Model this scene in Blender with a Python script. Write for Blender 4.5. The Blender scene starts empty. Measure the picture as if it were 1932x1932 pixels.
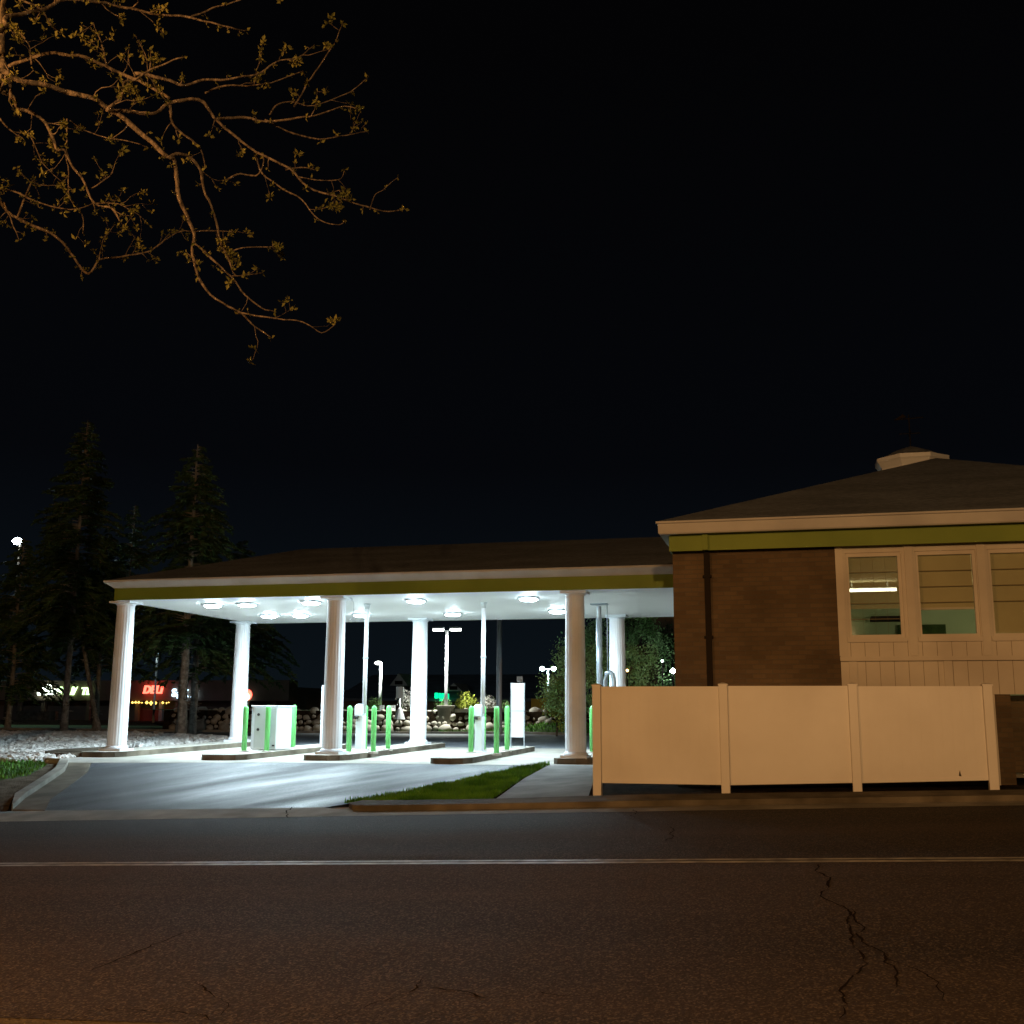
import bpy, bmesh, math, random
from mathutils import Vector, Matrix, noise
random.seed(7)
C = bpy.data.collections.new("Place"); bpy.context.scene.collection.children.link(C)
R = math.radians
# ---------------------------------------------------------------- camera
F, YAW, PIT, ROL, CH = 2065.56, 0.249537, 0.181788, 0.005043, 1.0788
fw = Vector((-math.sin(YAW)*math.cos(PIT), math.cos(YAW)*math.cos(PIT), math.sin(PIT)))
r0 = Vector((math.cos(YAW), math.sin(YAW), 0)); u0 = r0.cross(fw)
rt = r0*math.cos(ROL)+u0*math.sin(ROL); up = u0*math.cos(ROL)-r0*math.sin(ROL)
EYE = Vector((0, 0, CH))
cd = bpy.data.cameras.new("camera"); co = bpy.data.objects.new("camera", cd); C.objects.link(co)
M = Matrix((rt, up, -fw)).transposed().to_4x4(); M.translation = EYE
co.matrix_world = M
cd.sensor_width = 36; cd.lens = 36*F/1932; cd.clip_start = .05; cd.clip_end = 2000
bpy.context.scene.camera = co

def ray(x, y): return fw*F+rt*(x-966)-up*(y-966)
def oY(x, y, Y):                      # the point of a facade plane at depth Y seen at (x, y)
    d = ray(x, y); return EYE+d*(Y/d.y)
def oZ(x, y, Z):
    d = ray(x, y); return EYE+d*((Z-CH)/d.z)
def lerp(a, b, t): return a+(b-a)*t
def sst(a, b, x):
    t = min(1, max(0, (x-a)/(b-a))); return t*t*(3-2*t)
def T(X, Y):                          # height of the land
    xc = max(-30, min(12, X))
    if Y < 5.9: zr = -.5-.01*sst(5.9, 0, Y)
    elif Y < 10.9: zr = lerp(-.5, -.25, (Y-5.9)/5)
    else: zr = lerp(-.25, -.156, min(1, (Y-10.9)/4.6))
    zr += .0412*xc
    fl = 0 if Y < 22.8 else .012*(Y-22.8) if Y < 31 else .098+.006*(min(Y, 70)-31)
    t = min(1, max(0, (Y-15.5)/6.9))
    z = lerp(zr, fl, t)
    z += .1*sst(-5, -2, X)*sst(15.6, 18, Y)*(1-sst(20, 23, Y))
    z += .42*sst(45.6+max(0, -X-8)*.3, 49.3, Y)*sst(-15.5, -10.5, X)*(1-.35*sst(-9, -6, X))      # grassy bank in front of the boulder wall
    return z
def G(x, y):                          # the point of the land seen at (x, y)
    d = ray(x, y).normalized(); t = 3.0
    while t < 150:
        p = EYE+d*t
        if p.z < T(p.x, p.y): break
        t += .15
    a, b = t-.15, t
    for _ in range(20):
        m = (a+b)/2; p = EYE+d*m
        if p.z < T(p.x, p.y): b = m
        else: a = m
    return EYE+d*a
# ---------------------------------------------------------------- sky
w = bpy.data.worlds.new("World"); bpy.context.scene.world = w; w.use_nodes = True
nt = w.node_tree; bg = nt.nodes["Background"]
tc = nt.nodes.new("ShaderNodeTexCoord"); sp = nt.nodes.new("ShaderNodeSeparateXYZ"); cr = nt.nodes.new("ShaderNodeValToRGB")
nt.links.new(tc.outputs["Generated"], sp.inputs[0]); nt.links.new(sp.outputs[2], cr.inputs[0]); nt.links.new(cr.outputs[0], bg.inputs[0])
e = cr.color_ramp.elements
e[0].position = 0.0; e[0].color = (.0036, .0062, .0088, 1)
e[1].position = .55; e[1].color = (.0010, .0010, .0013, 1)
k = e.new(.10); k.color = (.0026, .0042, .0062, 1)
k = e.new(.22); k.color = (.0014, .0018, .0028, 1)
bg.inputs[1].default_value = 1.0
sc = bpy.context.scene
sc.view_settings.view_transform = 'Standard'; sc.view_settings.look = 'None'
sc.view_settings.exposure = 0; sc.view_settings.gamma = 1
sc.cycles.use_denoising = True
sc.cycles.max_bounces = 6; sc.cycles.sample_clamp_indirect = 8

# ---------------------------------------------------------------- materials
def principled(name, col, rough=.7, metal=0, spec=.5, emit=None, es=0):
    m = bpy.data.materials.new(name); m.use_nodes = True
    b = m.node_tree.nodes["Principled BSDF"]
    b.inputs["Base Color"].default_value = (*col, 1); b.inputs["Roughness"].default_value = rough
    b.inputs["Metallic"].default_value = metal; b.inputs["Specular IOR Level"].default_value = spec
    if emit: b.inputs["Emission Color"].default_value = (*emit, 1); b.inputs["Emission Strength"].default_value = es
    return m
def mat(name, a, b, scale=4, rough=.7, bump=0, bscale=60, detail=6, stretch=(1, 1, 1), rvar=0, spec=.5, metal=0, lo=.35, hi=.65, patch=None, bdist=.02):
    """two-tone noise material with optional fine bump and a coarse patch tone"""
    m = principled(name, a, rough, metal, spec); n = m.node_tree; L = n.links; bs = n.nodes["Principled BSDF"]
    t = n.nodes.new("ShaderNodeTexCoord"); mp = n.nodes.new("ShaderNodeMapping"); mp.inputs["Scale"].default_value = stretch
    L.new(t.outputs["Object"], mp.inputs[0])
    nz = n.nodes.new("ShaderNodeTexNoise"); nz.inputs["Scale"].default_value = scale; nz.inputs["Detail"].default_value = detail
    L.new(mp.outputs[0], nz.inputs["Vector"])
    rp = n.nodes.new("ShaderNodeValToRGB"); rp.color_ramp.elements[0].position = lo; rp.color_ramp.elements[1].position = hi
    rp.color_ramp.elements[0].color = (*a, 1); rp.color_ramp.elements[1].color = (*b, 1)
    L.new(nz.outputs[0], rp.inputs[0]); out = rp.outputs[0]
    if patch:
        nz3 = n.nodes.new("ShaderNodeTexNoise"); nz3.inputs["Scale"].default_value = patch[0]; nz3.inputs["Detail"].default_value = 4
        L.new(mp.outputs[0], nz3.inputs["Vector"])
        mx = n.nodes.new("ShaderNodeMix"); mx.data_type = 'RGBA'; mx.blend_type = 'MULTIPLY'; mx.inputs[0].default_value = 1
        r3 = n.nodes.new("ShaderNodeValToRGB"); r3.color_ramp.elements[0].position = .38; r3.color_ramp.elements[1].position = .62
        v = patch[1]; r3.color_ramp.elements[0].color = (v, v, v, 1); r3.color_ramp.elements[1].color = (1, 1, 1, 1)
        L.new(nz3.outputs[0], r3.inputs[0]); L.new(out, mx.inputs[6]); L.new(r3.outputs[0], mx.inputs[7]); out = mx.outputs[2]
    L.new(out, bs.inputs["Base Color"])
    if rvar:
        mr = n.nodes.new("ShaderNodeMapRange"); mr.inputs["From Min"].default_value = .35; mr.inputs["From Max"].default_value = .65
        mr.inputs["To Min"].default_value = rough-rvar; mr.inputs["To Max"].default_value = rough+rvar
        nz4 = n.nodes.new("ShaderNodeTexNoise"); nz4.inputs["Scale"].default_value = scale*.35; L.new(mp.outputs[0], nz4.inputs["Vector"])
        L.new(nz4.outputs[0], mr.inputs[0]); L.new(mr.outputs[0], bs.inputs["Roughness"])
    if bump:
        n2 = n.nodes.new("ShaderNodeTexNoise"); n2.inputs["Scale"].default_value = bscale; n2.inputs["Detail"].default_value = 3
        L.new(t.outputs["Object"], n2.inputs["Vector"])
        bp = n.nodes.new("ShaderNodeBump"); bp.inputs["Strength"].default_value = bump; bp.inputs["Distance"].default_value = bdist
        L.new(n2.outputs[0], bp.inputs["Height"]); L.new(bp.outputs[0], bs.inputs["Normal"])
    return m
def asphalt(name, base, speck, rough, stretch=(1, 1, 1), streak=.6):
    m = mat(name, tuple(c*.8 for c in base), tuple(c*1.2 for c in base), scale=1.3, rough=rough, bump=.9, bscale=55, detail=8, stretch=stretch, rvar=.06, patch=(.45, streak), bdist=.012)
    n = m.node_tree; L = n.links; bs = n.nodes["Principled BSDF"]
    old = bs.inputs["Base Color"].links[0].from_socket
    vt = n.nodes.new("ShaderNodeTexVoronoi"); vt.inputs["Scale"].default_value = 75
    tc = n.nodes.new("ShaderNodeTexCoord"); L.new(tc.outputs["Object"], vt.inputs["Vector"])
    rp = n.nodes.new("ShaderNodeValToRGB"); rp.color_ramp.interpolation = 'LINEAR'
    rp.color_ramp.elements[0].position = .55; rp.color_ramp.elements[0].color = (0, 0, 0, 1)
    rp.color_ramp.elements[1].position = .95; rp.color_ramp.elements[1].color = (1, 1, 1, 1)
    L.new(vt.outputs["Color"], rp.inputs[0])
    mx = n.nodes.new("ShaderNodeMix"); mx.data_type = 'RGBA'; L.new(rp.outputs[0], mx.inputs[0]); L.new(old, mx.inputs[6])
    mx.inputs[7].default_value = (*speck, 1); L.new(mx.outputs[2], bs.inputs["Base Color"])
    return m
def brickmat(name, c1, c2, mort, scale=1.0):
    m = principled(name, c1, .85, spec=.25); n = m.node_tree; L = n.links; bs = n.nodes["Principled BSDF"]
    t = n.nodes.new("ShaderNodeTexCoord"); mp = n.nodes.new("ShaderNodeMapping"); mp.inputs["Rotation"].default_value = (R(90), 0, 0)
    L.new(t.outputs["Object"], mp.inputs[0])
    b = n.nodes.new("ShaderNodeTexBrick"); L.new(mp.outputs[0], b.inputs["Vector"])
    b.inputs["Color1"].default_value = (*c1, 1); b.inputs["Color2"].default_value = (*c2, 1); b.inputs["Mortar"].default_value = (*mort, 1)
    b.inputs["Scale"].default_value = scale; b.inputs["Brick Width"].default_value = .21; b.inputs["Row Height"].default_value = .075
    b.inputs["Mortar Size"].default_value = .007; b.inputs["Mortar Smooth"].default_value = .3; b.inputs["Bias"].default_value = -.2
    nz = n.nodes.new("ShaderNodeTexNoise"); nz.inputs["Scale"].default_value = 1.1; nz.inputs["Detail"].default_value = 5; L.new(t.outputs["Object"], nz.inputs["Vector"])
    mr = n.nodes.new("ShaderNodeMapRange"); mr.inputs[1].default_value = .3; mr.inputs[2].default_value = .7; mr.inputs[3].default_value = .72; mr.inputs[4].default_value = 1.2
    L.new(nz.outputs[0], mr.inputs[0]); mx = n.nodes.new("ShaderNodeVectorMath"); mx.operation = 'SCALE'
    L.new(b.outputs[0], mx.inputs[0]); L.new(mr.outputs[0], mx.inputs[3]); L.new(mx.outputs[0], bs.inputs["Base Color"])
    bp = n.nodes.new("ShaderNodeBump"); bp.inputs["Strength"].default_value = .6; bp.inputs["Distance"].default_value = .01; bp.invert = True
    L.new(b.outputs["Fac"], bp.inputs["Height"]); L.new(bp.outputs[0], bs.inputs["Normal"])
    return m
def leafmat(name, a, b):
    m = mat(name, a, b, scale=1.6, rough=.75, spec=.12)
    return m
MT = {}
MT['road'] = asphalt('asphalt_road', (.050, .034, .024), (.130, .10, .074), .86, (.10, .8, 1), .34)
MT['road'].node_tree.nodes['Principled BSDF'].inputs['Specular IOR Level'].default_value = .25
MT['drive'] = asphalt('asphalt_drive', (.034, .038, .046), (.085, .092, .105), .55, (1, .13, 1), .5)
def streaks(m, ang, sx, sy, lo, hi):
    n = m.node_tree; L = n.links; bs = n.nodes["Principled BSDF"]; old = bs.inputs["Base Color"].links[0].from_socket
    tc = n.nodes.new("ShaderNodeTexCoord"); mp = n.nodes.new("ShaderNodeMapping"); mp.inputs["Rotation"].default_value = (0, 0, ang)
    m2 = n.nodes.new("ShaderNodeMapping"); m2.inputs["Scale"].default_value = (sx, sy, 1)
    L.new(tc.outputs["Object"], mp.inputs[0]); L.new(mp.outputs[0], m2.inputs[0])
    nz = n.nodes.new("ShaderNodeTexNoise"); nz.inputs["Scale"].default_value = 1; nz.inputs["Detail"].default_value = 5; L.new(m2.outputs[0], nz.inputs["Vector"])
    mr = n.nodes.new("ShaderNodeMapRange"); mr.inputs[1].default_value = .36; mr.inputs[2].default_value = .66; mr.inputs[3].default_value = lo; mr.inputs[4].default_value = hi
    L.new(nz.outputs[0], mr.inputs[0]); sc_ = n.nodes.new("ShaderNodeVectorMath"); sc_.operation = 'SCALE'; L.new(old, sc_.inputs[0]); L.new(mr.outputs[0], sc_.inputs[3]); L.new(sc_.outputs[0], bs.inputs["Base Color"])
    r2 = n.nodes.new("ShaderNodeMapRange"); r2.inputs[1].default_value = .36; r2.inputs[2].default_value = .66; r2.inputs[3].default_value = .72; r2.inputs[4].default_value = .38
    L.new(nz.outputs[0], r2.inputs[0]); L.new(r2.outputs[0], bs.inputs["Roughness"])
MT['rear'] = asphalt('asphalt_rear', (.20, .225, .25), (.30, .33, .36), .75, (1, 1, 1), .75)
streaks(MT['drive'], R(24), 1.0, .22, .7, 1.8)
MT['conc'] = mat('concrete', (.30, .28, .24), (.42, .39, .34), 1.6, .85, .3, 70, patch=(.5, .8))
MT['conc_old'] = mat('old_concrete', (.22, .205, .17), (.36, .34, .29), 2.2, .9, .5, 50, patch=(.7, .6))
MT['walk'] = mat('walk_concrete', (.20, .195, .18), (.30, .29, .27), 2.0, .9, .5, 90, patch=(.6, .8))
MT['soil'] = mat('soil', (.018, .013, .008), (.045, .032, .02), 5, 1, 1, 25, bdist=.05, spec=.02)
MT['dirt'] = mat('dirt', (.07, .055, .038), (.15, .125, .095), 3, 1, 1, 30, bdist=.04, spec=.05)
MT['grassbase'] = mat('turf', (.02, .05, .01), (.05, .10, .02), 5, .95, 1, 40, bdist=.04)
MT['grass'] = mat('grass_blades', (.038, .15, .012), (.12, .31, .03), 2.2, .6, spec=.2)
MT['rockbase'] = mat('gravel', (.40, .39, .37), (.66, .65, .62), 14, .95, 1, 18, bdist=.08)
MT['rock'] = mat('pale_stone', (.42, .41, .39), (.82, .80, .77), 3.1, .85, .4, 30)
MT['boulder'] = mat('boulder_stone', (.22, .20, .17), (.58, .54, .47), 1.3, .85, .5, 12, lo=.3, hi=.7)
MT['white'] = mat('white_paint', (.62, .66, .70), (.72, .76, .80), 1.5, .5, spec=.4)
MT['soffit'] = mat('white_soffit', (.74, .75, .75), (.80, .81, .81), .6, .5, spec=.3)
MT['fascia'] = mat('fascia_paint', (.42, .41, .40), (.50, .49, .47), 1.5, .6, spec=.2)
MT['vinyl'] = mat('white_vinyl', (.66, .62, .56), (.76, .73, .68), .7, .42, spec=.45, patch=(1.2, .97))
MT['trim'] = mat('painted_trim', (.50, .45, .38), (.60, .55, .47), 1.2, .6, spec=.3)
MT['frieze'] = mat('green_frieze', (.15, .215, .026), (.19, .26, .034), 1.0, .6, spec=.3)
MT['shingle'] = mat('shingles', (.12, .14, .17), (.21, .24, .28), 9, .9, .8, 26, stretch=(1, 3, 3), patch=(.6, .7))
MT['brick'] = brickmat('red_brick', (.135, .092, .052), (.095, .064, .038), (.11, .088, .060))
MT['green'] = principled('green_sleeve', (.15, .62, .17), .38)
MT['metal'] = mat('grey_metal', (.42, .46, .46), (.50, .54, .54), 2, .45, metal=.2)
MT['metal_light'] = mat('pale_metal', (.62, .66, .70), (.70, .74, .78), 2, .4, metal=.1)
MT['galv'] = mat('galvanised', (.32, .38, .42), (.42, .48, .52), 3, .45, metal=.4)
MT['dark'] = principled('dark_rubber', (.02, .02, .02), .6)
MT['black'] = principled('black_metal', (.022, .017, .012), .9, spec=.08)
MT['bark'] = mat('grey_bark', (.045, .036, .027), (.15, .12, .086), 9, .9, 1, 20, stretch=(3, 3, .6), bdist=.04)
MT['bark'].node_tree.nodes['Principled BSDF'].inputs['Specular IOR Level'].default_value = .12
MT['spruce_bark'] = mat('spruce_bark', (.16, .15, .13), (.36, .34, .30), 6, .95, 1, 14, bdist=.06)
MT['needle'] = leafmat('needles', (.035, .075, .028), (.08, .14, .05))
MT['leaf'] = leafmat('leaves', (.15, .29, .09), (.30, .46, .19))
MT['leafy'] = leafmat('yellow_leaves', (.32, .38, .05), (.55, .58, .12))
MT['bud'] = leafmat('young_leaves', (.05, .055, .013), (.12, .115, .03))
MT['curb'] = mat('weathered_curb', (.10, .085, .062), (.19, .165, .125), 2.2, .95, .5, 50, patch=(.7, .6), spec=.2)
MT['shoproof0'] = principled('muntin_paint', (.20, .15, .09), .8)
MT['paint'] = mat('line_paint', (.10, .09, .07), (.42, .40, .34), 6, .5, lo=.3, hi=.65)
MT['crack'] = principled('crack', (.020, .015, .011), 1, spec=0)
def emis(name, c, s): return principled(name, (.1, .1, .1), .5, emit=c, es=s)
def glassmat():
    m = bpy.data.materials.new('window_glass'); m.use_nodes = True; n = m.node_tree; n.nodes.remove(n.nodes["Principled BSDF"])
    a = n.nodes.new("ShaderNodeBsdfTransparent"); b = n.nodes.new("ShaderNodeBsdfGlossy"); b.inputs["Roughness"].default_value = .02
    f = n.nodes.new("ShaderNodeFresnel"); f.inputs[0].default_value = 1.45; mx = n.nodes.new("ShaderNodeMixShader")
    a.inputs[0].default_value = (.92, .93, .9, 1)
    n.links.new(f.outputs[0], mx.inputs[0]); n.links.new(a.outputs[0], mx.inputs[1]); n.links.new(b.outputs[0], mx.inputs[2])
    n.links.new(mx.outputs[0], n.nodes["Material Output"].inputs[0]); return m
MT['glass'] = glassmat()

# ---------------------------------------------------------------- helpers
class MB:
    """collects geometry and links it as ONE mesh object"""
    def __init__(s): s.v = []; s.f = []; s.m = []
    def add(s, vs, fs, mi=0):
        o = len(s.v); s.v += [tuple(v) for v in vs]; s.f += [tuple(i+o for i in f) for f in fs]; s.m += [mi]*len(fs)
    def box(s, x0, x1, y0, y1, z0, z1, mi=0):
        v = [(x, y, z) for z in (z0, z1) for y in (y0, y1) for x in (x0, x1)]
        s.add(v, [(0, 2, 3, 1), (4, 5, 7, 6), (0, 1, 5, 4), (1, 3, 7, 5), (3, 2, 6, 7), (2, 0, 4, 6)], mi)
    def rings(s, rs, close=True, mi=0, cap=True):
        n = len(rs[0]); o = [p for r in rs for p in r]; f = []
        for i in range(len(rs)-1):
            for j in range(n if close else n-1):
                k = (j+1) % n; f.append((i*n+j, i*n+k, (i+1)*n+k, (i+1)*n+j))
        if cap: f.append(tuple(range(n-1, -1, -1))); f.append(tuple((len(rs)-1)*n+j for j in range(n)))
        s.add(o, f, mi)
    def lathe(s, cx, cy, prof, n=24, mi=0):
        s.rings([[(cx+r*math.cos(2*math.pi*j/n), cy+r*math.sin(2*math.pi*j/n), z) for j in range(n)] for r, z in prof], mi=mi)
    def tube(s, pts, rad, n=6, mi=0):
        pts = [Vector(p) for p in pts]; rs = []; ref = Vector((.31, .17, .93))
        for i, p in enumerate(pts):
            a = pts[max(0, i-1)]; b = pts[min(len(pts)-1, i+1)]; d = (b-a)
            if d.length < 1e-6: d = Vector((0, 0, 1))
            d.normalize()
            u = d.cross(ref)
            if u.length < .05: u = d.cross(Vector((1, 0, 0)))
            u.normalize(); v = d.cross(u)
            r = rad[i] if isinstance(rad, (list, tuple)) else rad
            rs.append([p+(u*math.cos(2*math.pi*j/n)+v*math.sin(2*math.pi*j/n))*r for j in range(n)])
        s.rings(rs, mi=mi)
    def build(s, name, mats, parent=None, smooth=False):
        me = bpy.data.meshes.new(name); me.from_pydata(s.v, [], s.f)
        for m in (mats if isinstance(mats, (list, tuple)) else [mats]): me.materials.append(MT[m] if isinstance(m, str) else m)
        if any(s.m): me.polygons.foreach_set('material_index', s.m)
        if smooth: me.polygons.foreach_set('use_smooth', [True]*len(s.f))
        me.update(); o = bpy.data.objects.new(name, me); C.objects.link(o)
        if parent: o.parent = parent; o.matrix_parent_inverse = Matrix.Translation(parent.location).inverted()
        return o
def tag(o, label=None, cat=None, group=None, kind=None):
    if label: o['label'] = label
    if cat: o['category'] = cat
    if group: o['group'] = group
    if kind: o['kind'] = kind
    return o
def empty(name, loc, label, cat, group=None):
    o = bpy.data.objects.new(name, None); C.objects.link(o); o.location = loc; return tag(o, label, cat, group)
def bevel(o, w=.01, seg=2):
    m = o.modifiers.new("bevel", 'BEVEL'); m.width = w; m.segments = seg; m.limit_method = 'ANGLE'; m.angle_limit = R(40); return o
def copy_tree(o, parent=None, loc=None):
    c = o.copy(); C.objects.link(c); c.parent = parent
    if loc is not None: c.location = loc
    for ch in [x for x in C.objects if x.parent == o and x != c]: copy_tree(ch, c)
    return c
def gridpoly(poly, step=.5):
    bm = bmesh.new(); vs = [bm.verts.new((x, y, 0)) for x, y in poly]; f = bm.faces.new(vs)
    bmesh.ops.triangulate(bm, faces=[f])
    xs = [p[0] for p in poly]; ys = [p[1] for p in poly]
    for ax, lo, hi in ((0, min(xs), max(xs)), (1, min(ys), max(ys))):
        k = math.ceil(lo/step)*step
        while k < hi:
            co_ = (k, 0, 0) if ax == 0 else (0, k, 0); no = (1, 0, 0) if ax == 0 else (0, 1, 0)
            bmesh.ops.bisect_plane(bm, geom=bm.verts[:]+bm.edges[:]+bm.faces[:], plane_co=co_, plane_no=no, dist=1e-5); k += step
    return bm
def sheet(name, poly, off, m, step=.5, kind='structure'):
    bm = gridpoly(poly, step)
    for v in bm.verts: v.co.z = T(v.co.x, v.co.y)+off
    bmesh.ops.recalc_face_normals(bm, faces=bm.faces)
    if sum(f.normal.z for f in bm.faces) < 0: bmesh.ops.reverse_faces(bm, faces=bm.faces)
    me = bpy.data.meshes.new(name); bm.to_mesh(me); bm.free(); me.materials.append(MT[m] if isinstance(m, str) else m)
    me.polygons.foreach_set('use_smooth', [True]*len(me.polygons))
    o = bpy.data.objects.new(name, me); C.objects.link(o); o['kind'] = kind; return o
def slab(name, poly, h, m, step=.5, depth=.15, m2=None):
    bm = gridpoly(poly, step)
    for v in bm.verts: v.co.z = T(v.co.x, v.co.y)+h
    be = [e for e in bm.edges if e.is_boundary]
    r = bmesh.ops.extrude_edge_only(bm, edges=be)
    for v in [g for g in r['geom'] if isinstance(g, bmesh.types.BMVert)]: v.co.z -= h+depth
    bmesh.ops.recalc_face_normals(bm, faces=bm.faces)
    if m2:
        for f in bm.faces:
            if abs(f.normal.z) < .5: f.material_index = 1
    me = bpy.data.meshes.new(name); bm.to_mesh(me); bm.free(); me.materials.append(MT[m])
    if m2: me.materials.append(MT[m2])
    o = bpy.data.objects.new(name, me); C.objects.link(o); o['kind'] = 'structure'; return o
def inpoly(x, y, poly):
    c = False; j = len(poly)-1
    for i in range(len(poly)):
        xi, yi = poly[i]; xj, yj = poly[j]
        if (yi > y) != (yj > y) and x < (xj-xi)*(y-yi)/(yj-yi)+xi: c = not c
        j = i
    return c
def text(name, body, size, m, loc, parent=None, depth=.05, italic=0, bold=.02):
    cu = bpy.data.curves.new(name, 'FONT'); cu.body = body; cu.size = size; cu.extrude = depth; cu.shear = italic; cu.offset = bold*size
    cu.align_x = 'CENTER'; cu.align_y = 'CENTER'; cu.resolution_u = 3
    t = bpy.data.objects.new(name, cu); C.objects.link(t)
    me = bpy.data.meshes.new_from_object(t.evaluated_get(bpy.context.evaluated_depsgraph_get())); bpy.data.objects.remove(t)
    o = bpy.data.objects.new(name, me); C.objects.link(o); me.materials.clear(); me.materials.append(m)
    o.rotation_euler = (R(90), 0, 0); o.location = loc
    if parent: o.parent = parent; o.matrix_parent_inverse = Matrix.Translation(parent.location).inverted()
    return o

# ---------------------------------------------------------------- street lamps that light the street from beside and behind the camera
MT['sodium'] = emis('sodium_lens', (1, .48, .14), 12)
def lamp_light(kind, name, loc, power, col, parent, **kw):
    l = bpy.data.lights.new(name, kind); l.energy = power; l.color = col
    for k_, v_ in kw.items(): setattr(l, k_, v_)
    o = bpy.data.objects.new(name, l); C.objects.link(o); o.location = Vector(loc)-parent.location; o.parent = parent; return o
def street_lamp(x, y, h, dx, dy, label, power, col=(1, .54, .21)):
    t = empty('street_lamp', (x, y, T(x, y)), label, 'street lamp')
    b = MB(); b.lathe(x, y, [(.10, t.location.z), (.09, t.location.z+1), (.05, h)], 12); b.build('pole', 'galv', t, True)
    b = MB(); b.tube([(x, y, h-.1), (x+dx*.4, y+dy*.4, h+.15), (x+dx, y+dy, h+.2)], .035, 8); b.build('arm', 'galv', t, True)
    b = MB(); hx, hy, hz = x+dx, y+dy, h+.2
    b.lathe(hx, hy, [(.05, hz+.12), (.16, hz+.08), (.2, hz-.02), (.19, hz-.05)], 16); hd = b.build('head', 'galv', t, True)
    b = MB(); b.lathe(hx, hy, [(.17, hz-.06), (.13, hz-.14), (.04, hz-.18)], 16); b.build('lens', 'sodium', t, True)
    lamp_light('POINT', 'sodium_light', (hx, hy, hz-.30), power, col, t, shadow_soft_size=.12)
    return t
SOD1 = street_lamp(-8.2, 2.6, 5.2, 1.2, .3, 'galvanised street lamp with orange sodium head on the near verge by the tree', 1500, (1, .45, .13))
SOD2 = street_lamp(2.6, -12.5, 4.6, -.6, .8, 'galvanised street lamp with orange sodium head far behind on the right', 9500)
# ---------------------------------------------------------------- land
def axis(lo, hi, core0, core1, step):
    a = []; x = core0
    while x < core1+1e-6: a.append(x); x += step
    s = step; x = core1
    while x < hi: s *= 1.35; x += s; a.append(min(x, hi))
    s = step; x = core0
    while x > lo: s *= 1.35; x -= s; a.insert(0, max(x, lo))
    return a
xs = axis(-500, 500, -40, 14, .6); ys = axis(-60, 900, 0, 60, .6)
b = MB(); n = len(xs)
b.add([(x, y, T(x, y)-.035) for y in ys for x in xs], [(j*n+i, j*n+i+1, (j+1)*n+i+1, (j+1)*n+i) for j in range(len(ys)-1) for i in range(n-1)])
tag(b.build('ground', 'soil', None, True), kind='structure')
sheet('road', [(-60, 5.9), (20, 5.9), (20, 15.5), (-60, 15.5)], 0, 'road', .6)
sheet('verge', [(-60, -6), (20, -6), (20, 5.55), (-1.5, 5.6), (-3, 5.9), (-4.2, 5.95), (-6, 5.9), (-60, 5.88)], -.006, 'dirt', .8)
for nm, dy in (('road_line', -.07), ('road_line', .07)):
    sheet(nm, [(-60, 10.9+dy-.045), (20, 10.9+dy-.045), (20, 10.9+dy+.045), (-60, 10.9+dy+.045)], .004, 'paint', 1)
sheet('gutter', [(-60, 15.5), (20, 15.5), (20, 16.02), (-6.6, 16.02), (-7.2, 16.45), (-12.3, 16.45), (-12.9, 16.2), (-60, 16.2)], .003, 'conc_old', .6)
DR = [(-12.25, 16.45), (-13.0, 17.6), (-13.75, 19.2), (-14.45, 20.7), (-15.2, 21.9), (-10, 22.4), (-5.0, 22.95), (-5.15, 22.3), (-5.77, 20.1), (-6.41, 17.85), (-7.2, 16.45)]
sheet('driveway', DR, .002, 'drive', .5)
sheet('canopy_pavement', [(-16.4, 21.85), (-15.2, 21.9), (-10, 22.4), (-5.0, 22.95), (-1.95, 23.2), (-1.95, 31), (-16.4, 31)], .006, 'conc', .8)
sheet('rear_pavement', [(-17.0, 31), (-1.0, 31), (-1, 40), (-5, 43), (-8, 45.2), (-11.8, 46.8), (-15, 46), (-20, 45), (-60, 45), (-60, 41), (-30, 41.5), (-21, 38.5), (-17.5, 34.5)], .001, 'rear', 1.2)
slab('apron_gutter', [(-12.95, 16.55), (-12.25, 16.45), (-13.0, 17.6), (-13.75, 19.2), (-14.45, 20.7), (-15.2, 21.88), (-15.75, 21.86), (-15.0, 20.7), (-14.3, 19.2), (-13.6, 17.7)], .012, 'curb', .5)
slab('apron_curb', [(-13.02, 16.6), (-12.97, 16.56), (-13.62, 17.7), (-14.32, 19.2), (-15.02, 20.7), (-15.77, 21.86), (-16.4, 21.88), (-16.1, 21.84), (-15.95, 21.8), (-15.2, 20.65), (-14.5, 19.15), (-13.8, 17.65)], .10, 'conc_old', .5)
slab('curb', [(-6.75, 16.35), (-6.6, 16.12), (-6.3, 16.04), (20, 16.04), (20, 16.6), (-6.3, 16.62), (-6.65, 16.66)], .08, 'curb', .5)
slab('rear_curb', [(-1, 40), (-5, 43), (-8, 45.2), (-11.8, 46.8), (-15, 46), (-20, 45), (-60, 45), (-60, 45.25), (-20, 45.25), (-15, 46.25), (-11.8, 47.05), (-7.9, 45.42), (-4.85, 43.2), (-.8, 40.2)], .1, 'conc_old', 1)
sheet('footpath', [(-4.54, 16.62), (-3.05, 16.62), (-3.5, 20), (-3.9, 22.95), (-4.95, 22.9), (-4.85, 20)], .028, 'walk', .5)
GP = [(-7.0, 16.75), (-6.6, 16.68), (-4.6, 16.64), (-4.87, 20), (-4.97, 22.85), (-5.12, 22.6), (-5.75, 20.1), (-6.39, 17.85)]
sheet('lawn_base', GP, .03, 'grassbase', .5)
LP = [(-24, 19.0), (-15.9, 19.3), (-15.5, 20.2), (-16.1, 21.6), (-16.6, 22.0), (-24, 22.0)]
sheet('lawn_base', LP, .004, 'grassbase', .5)
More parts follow.
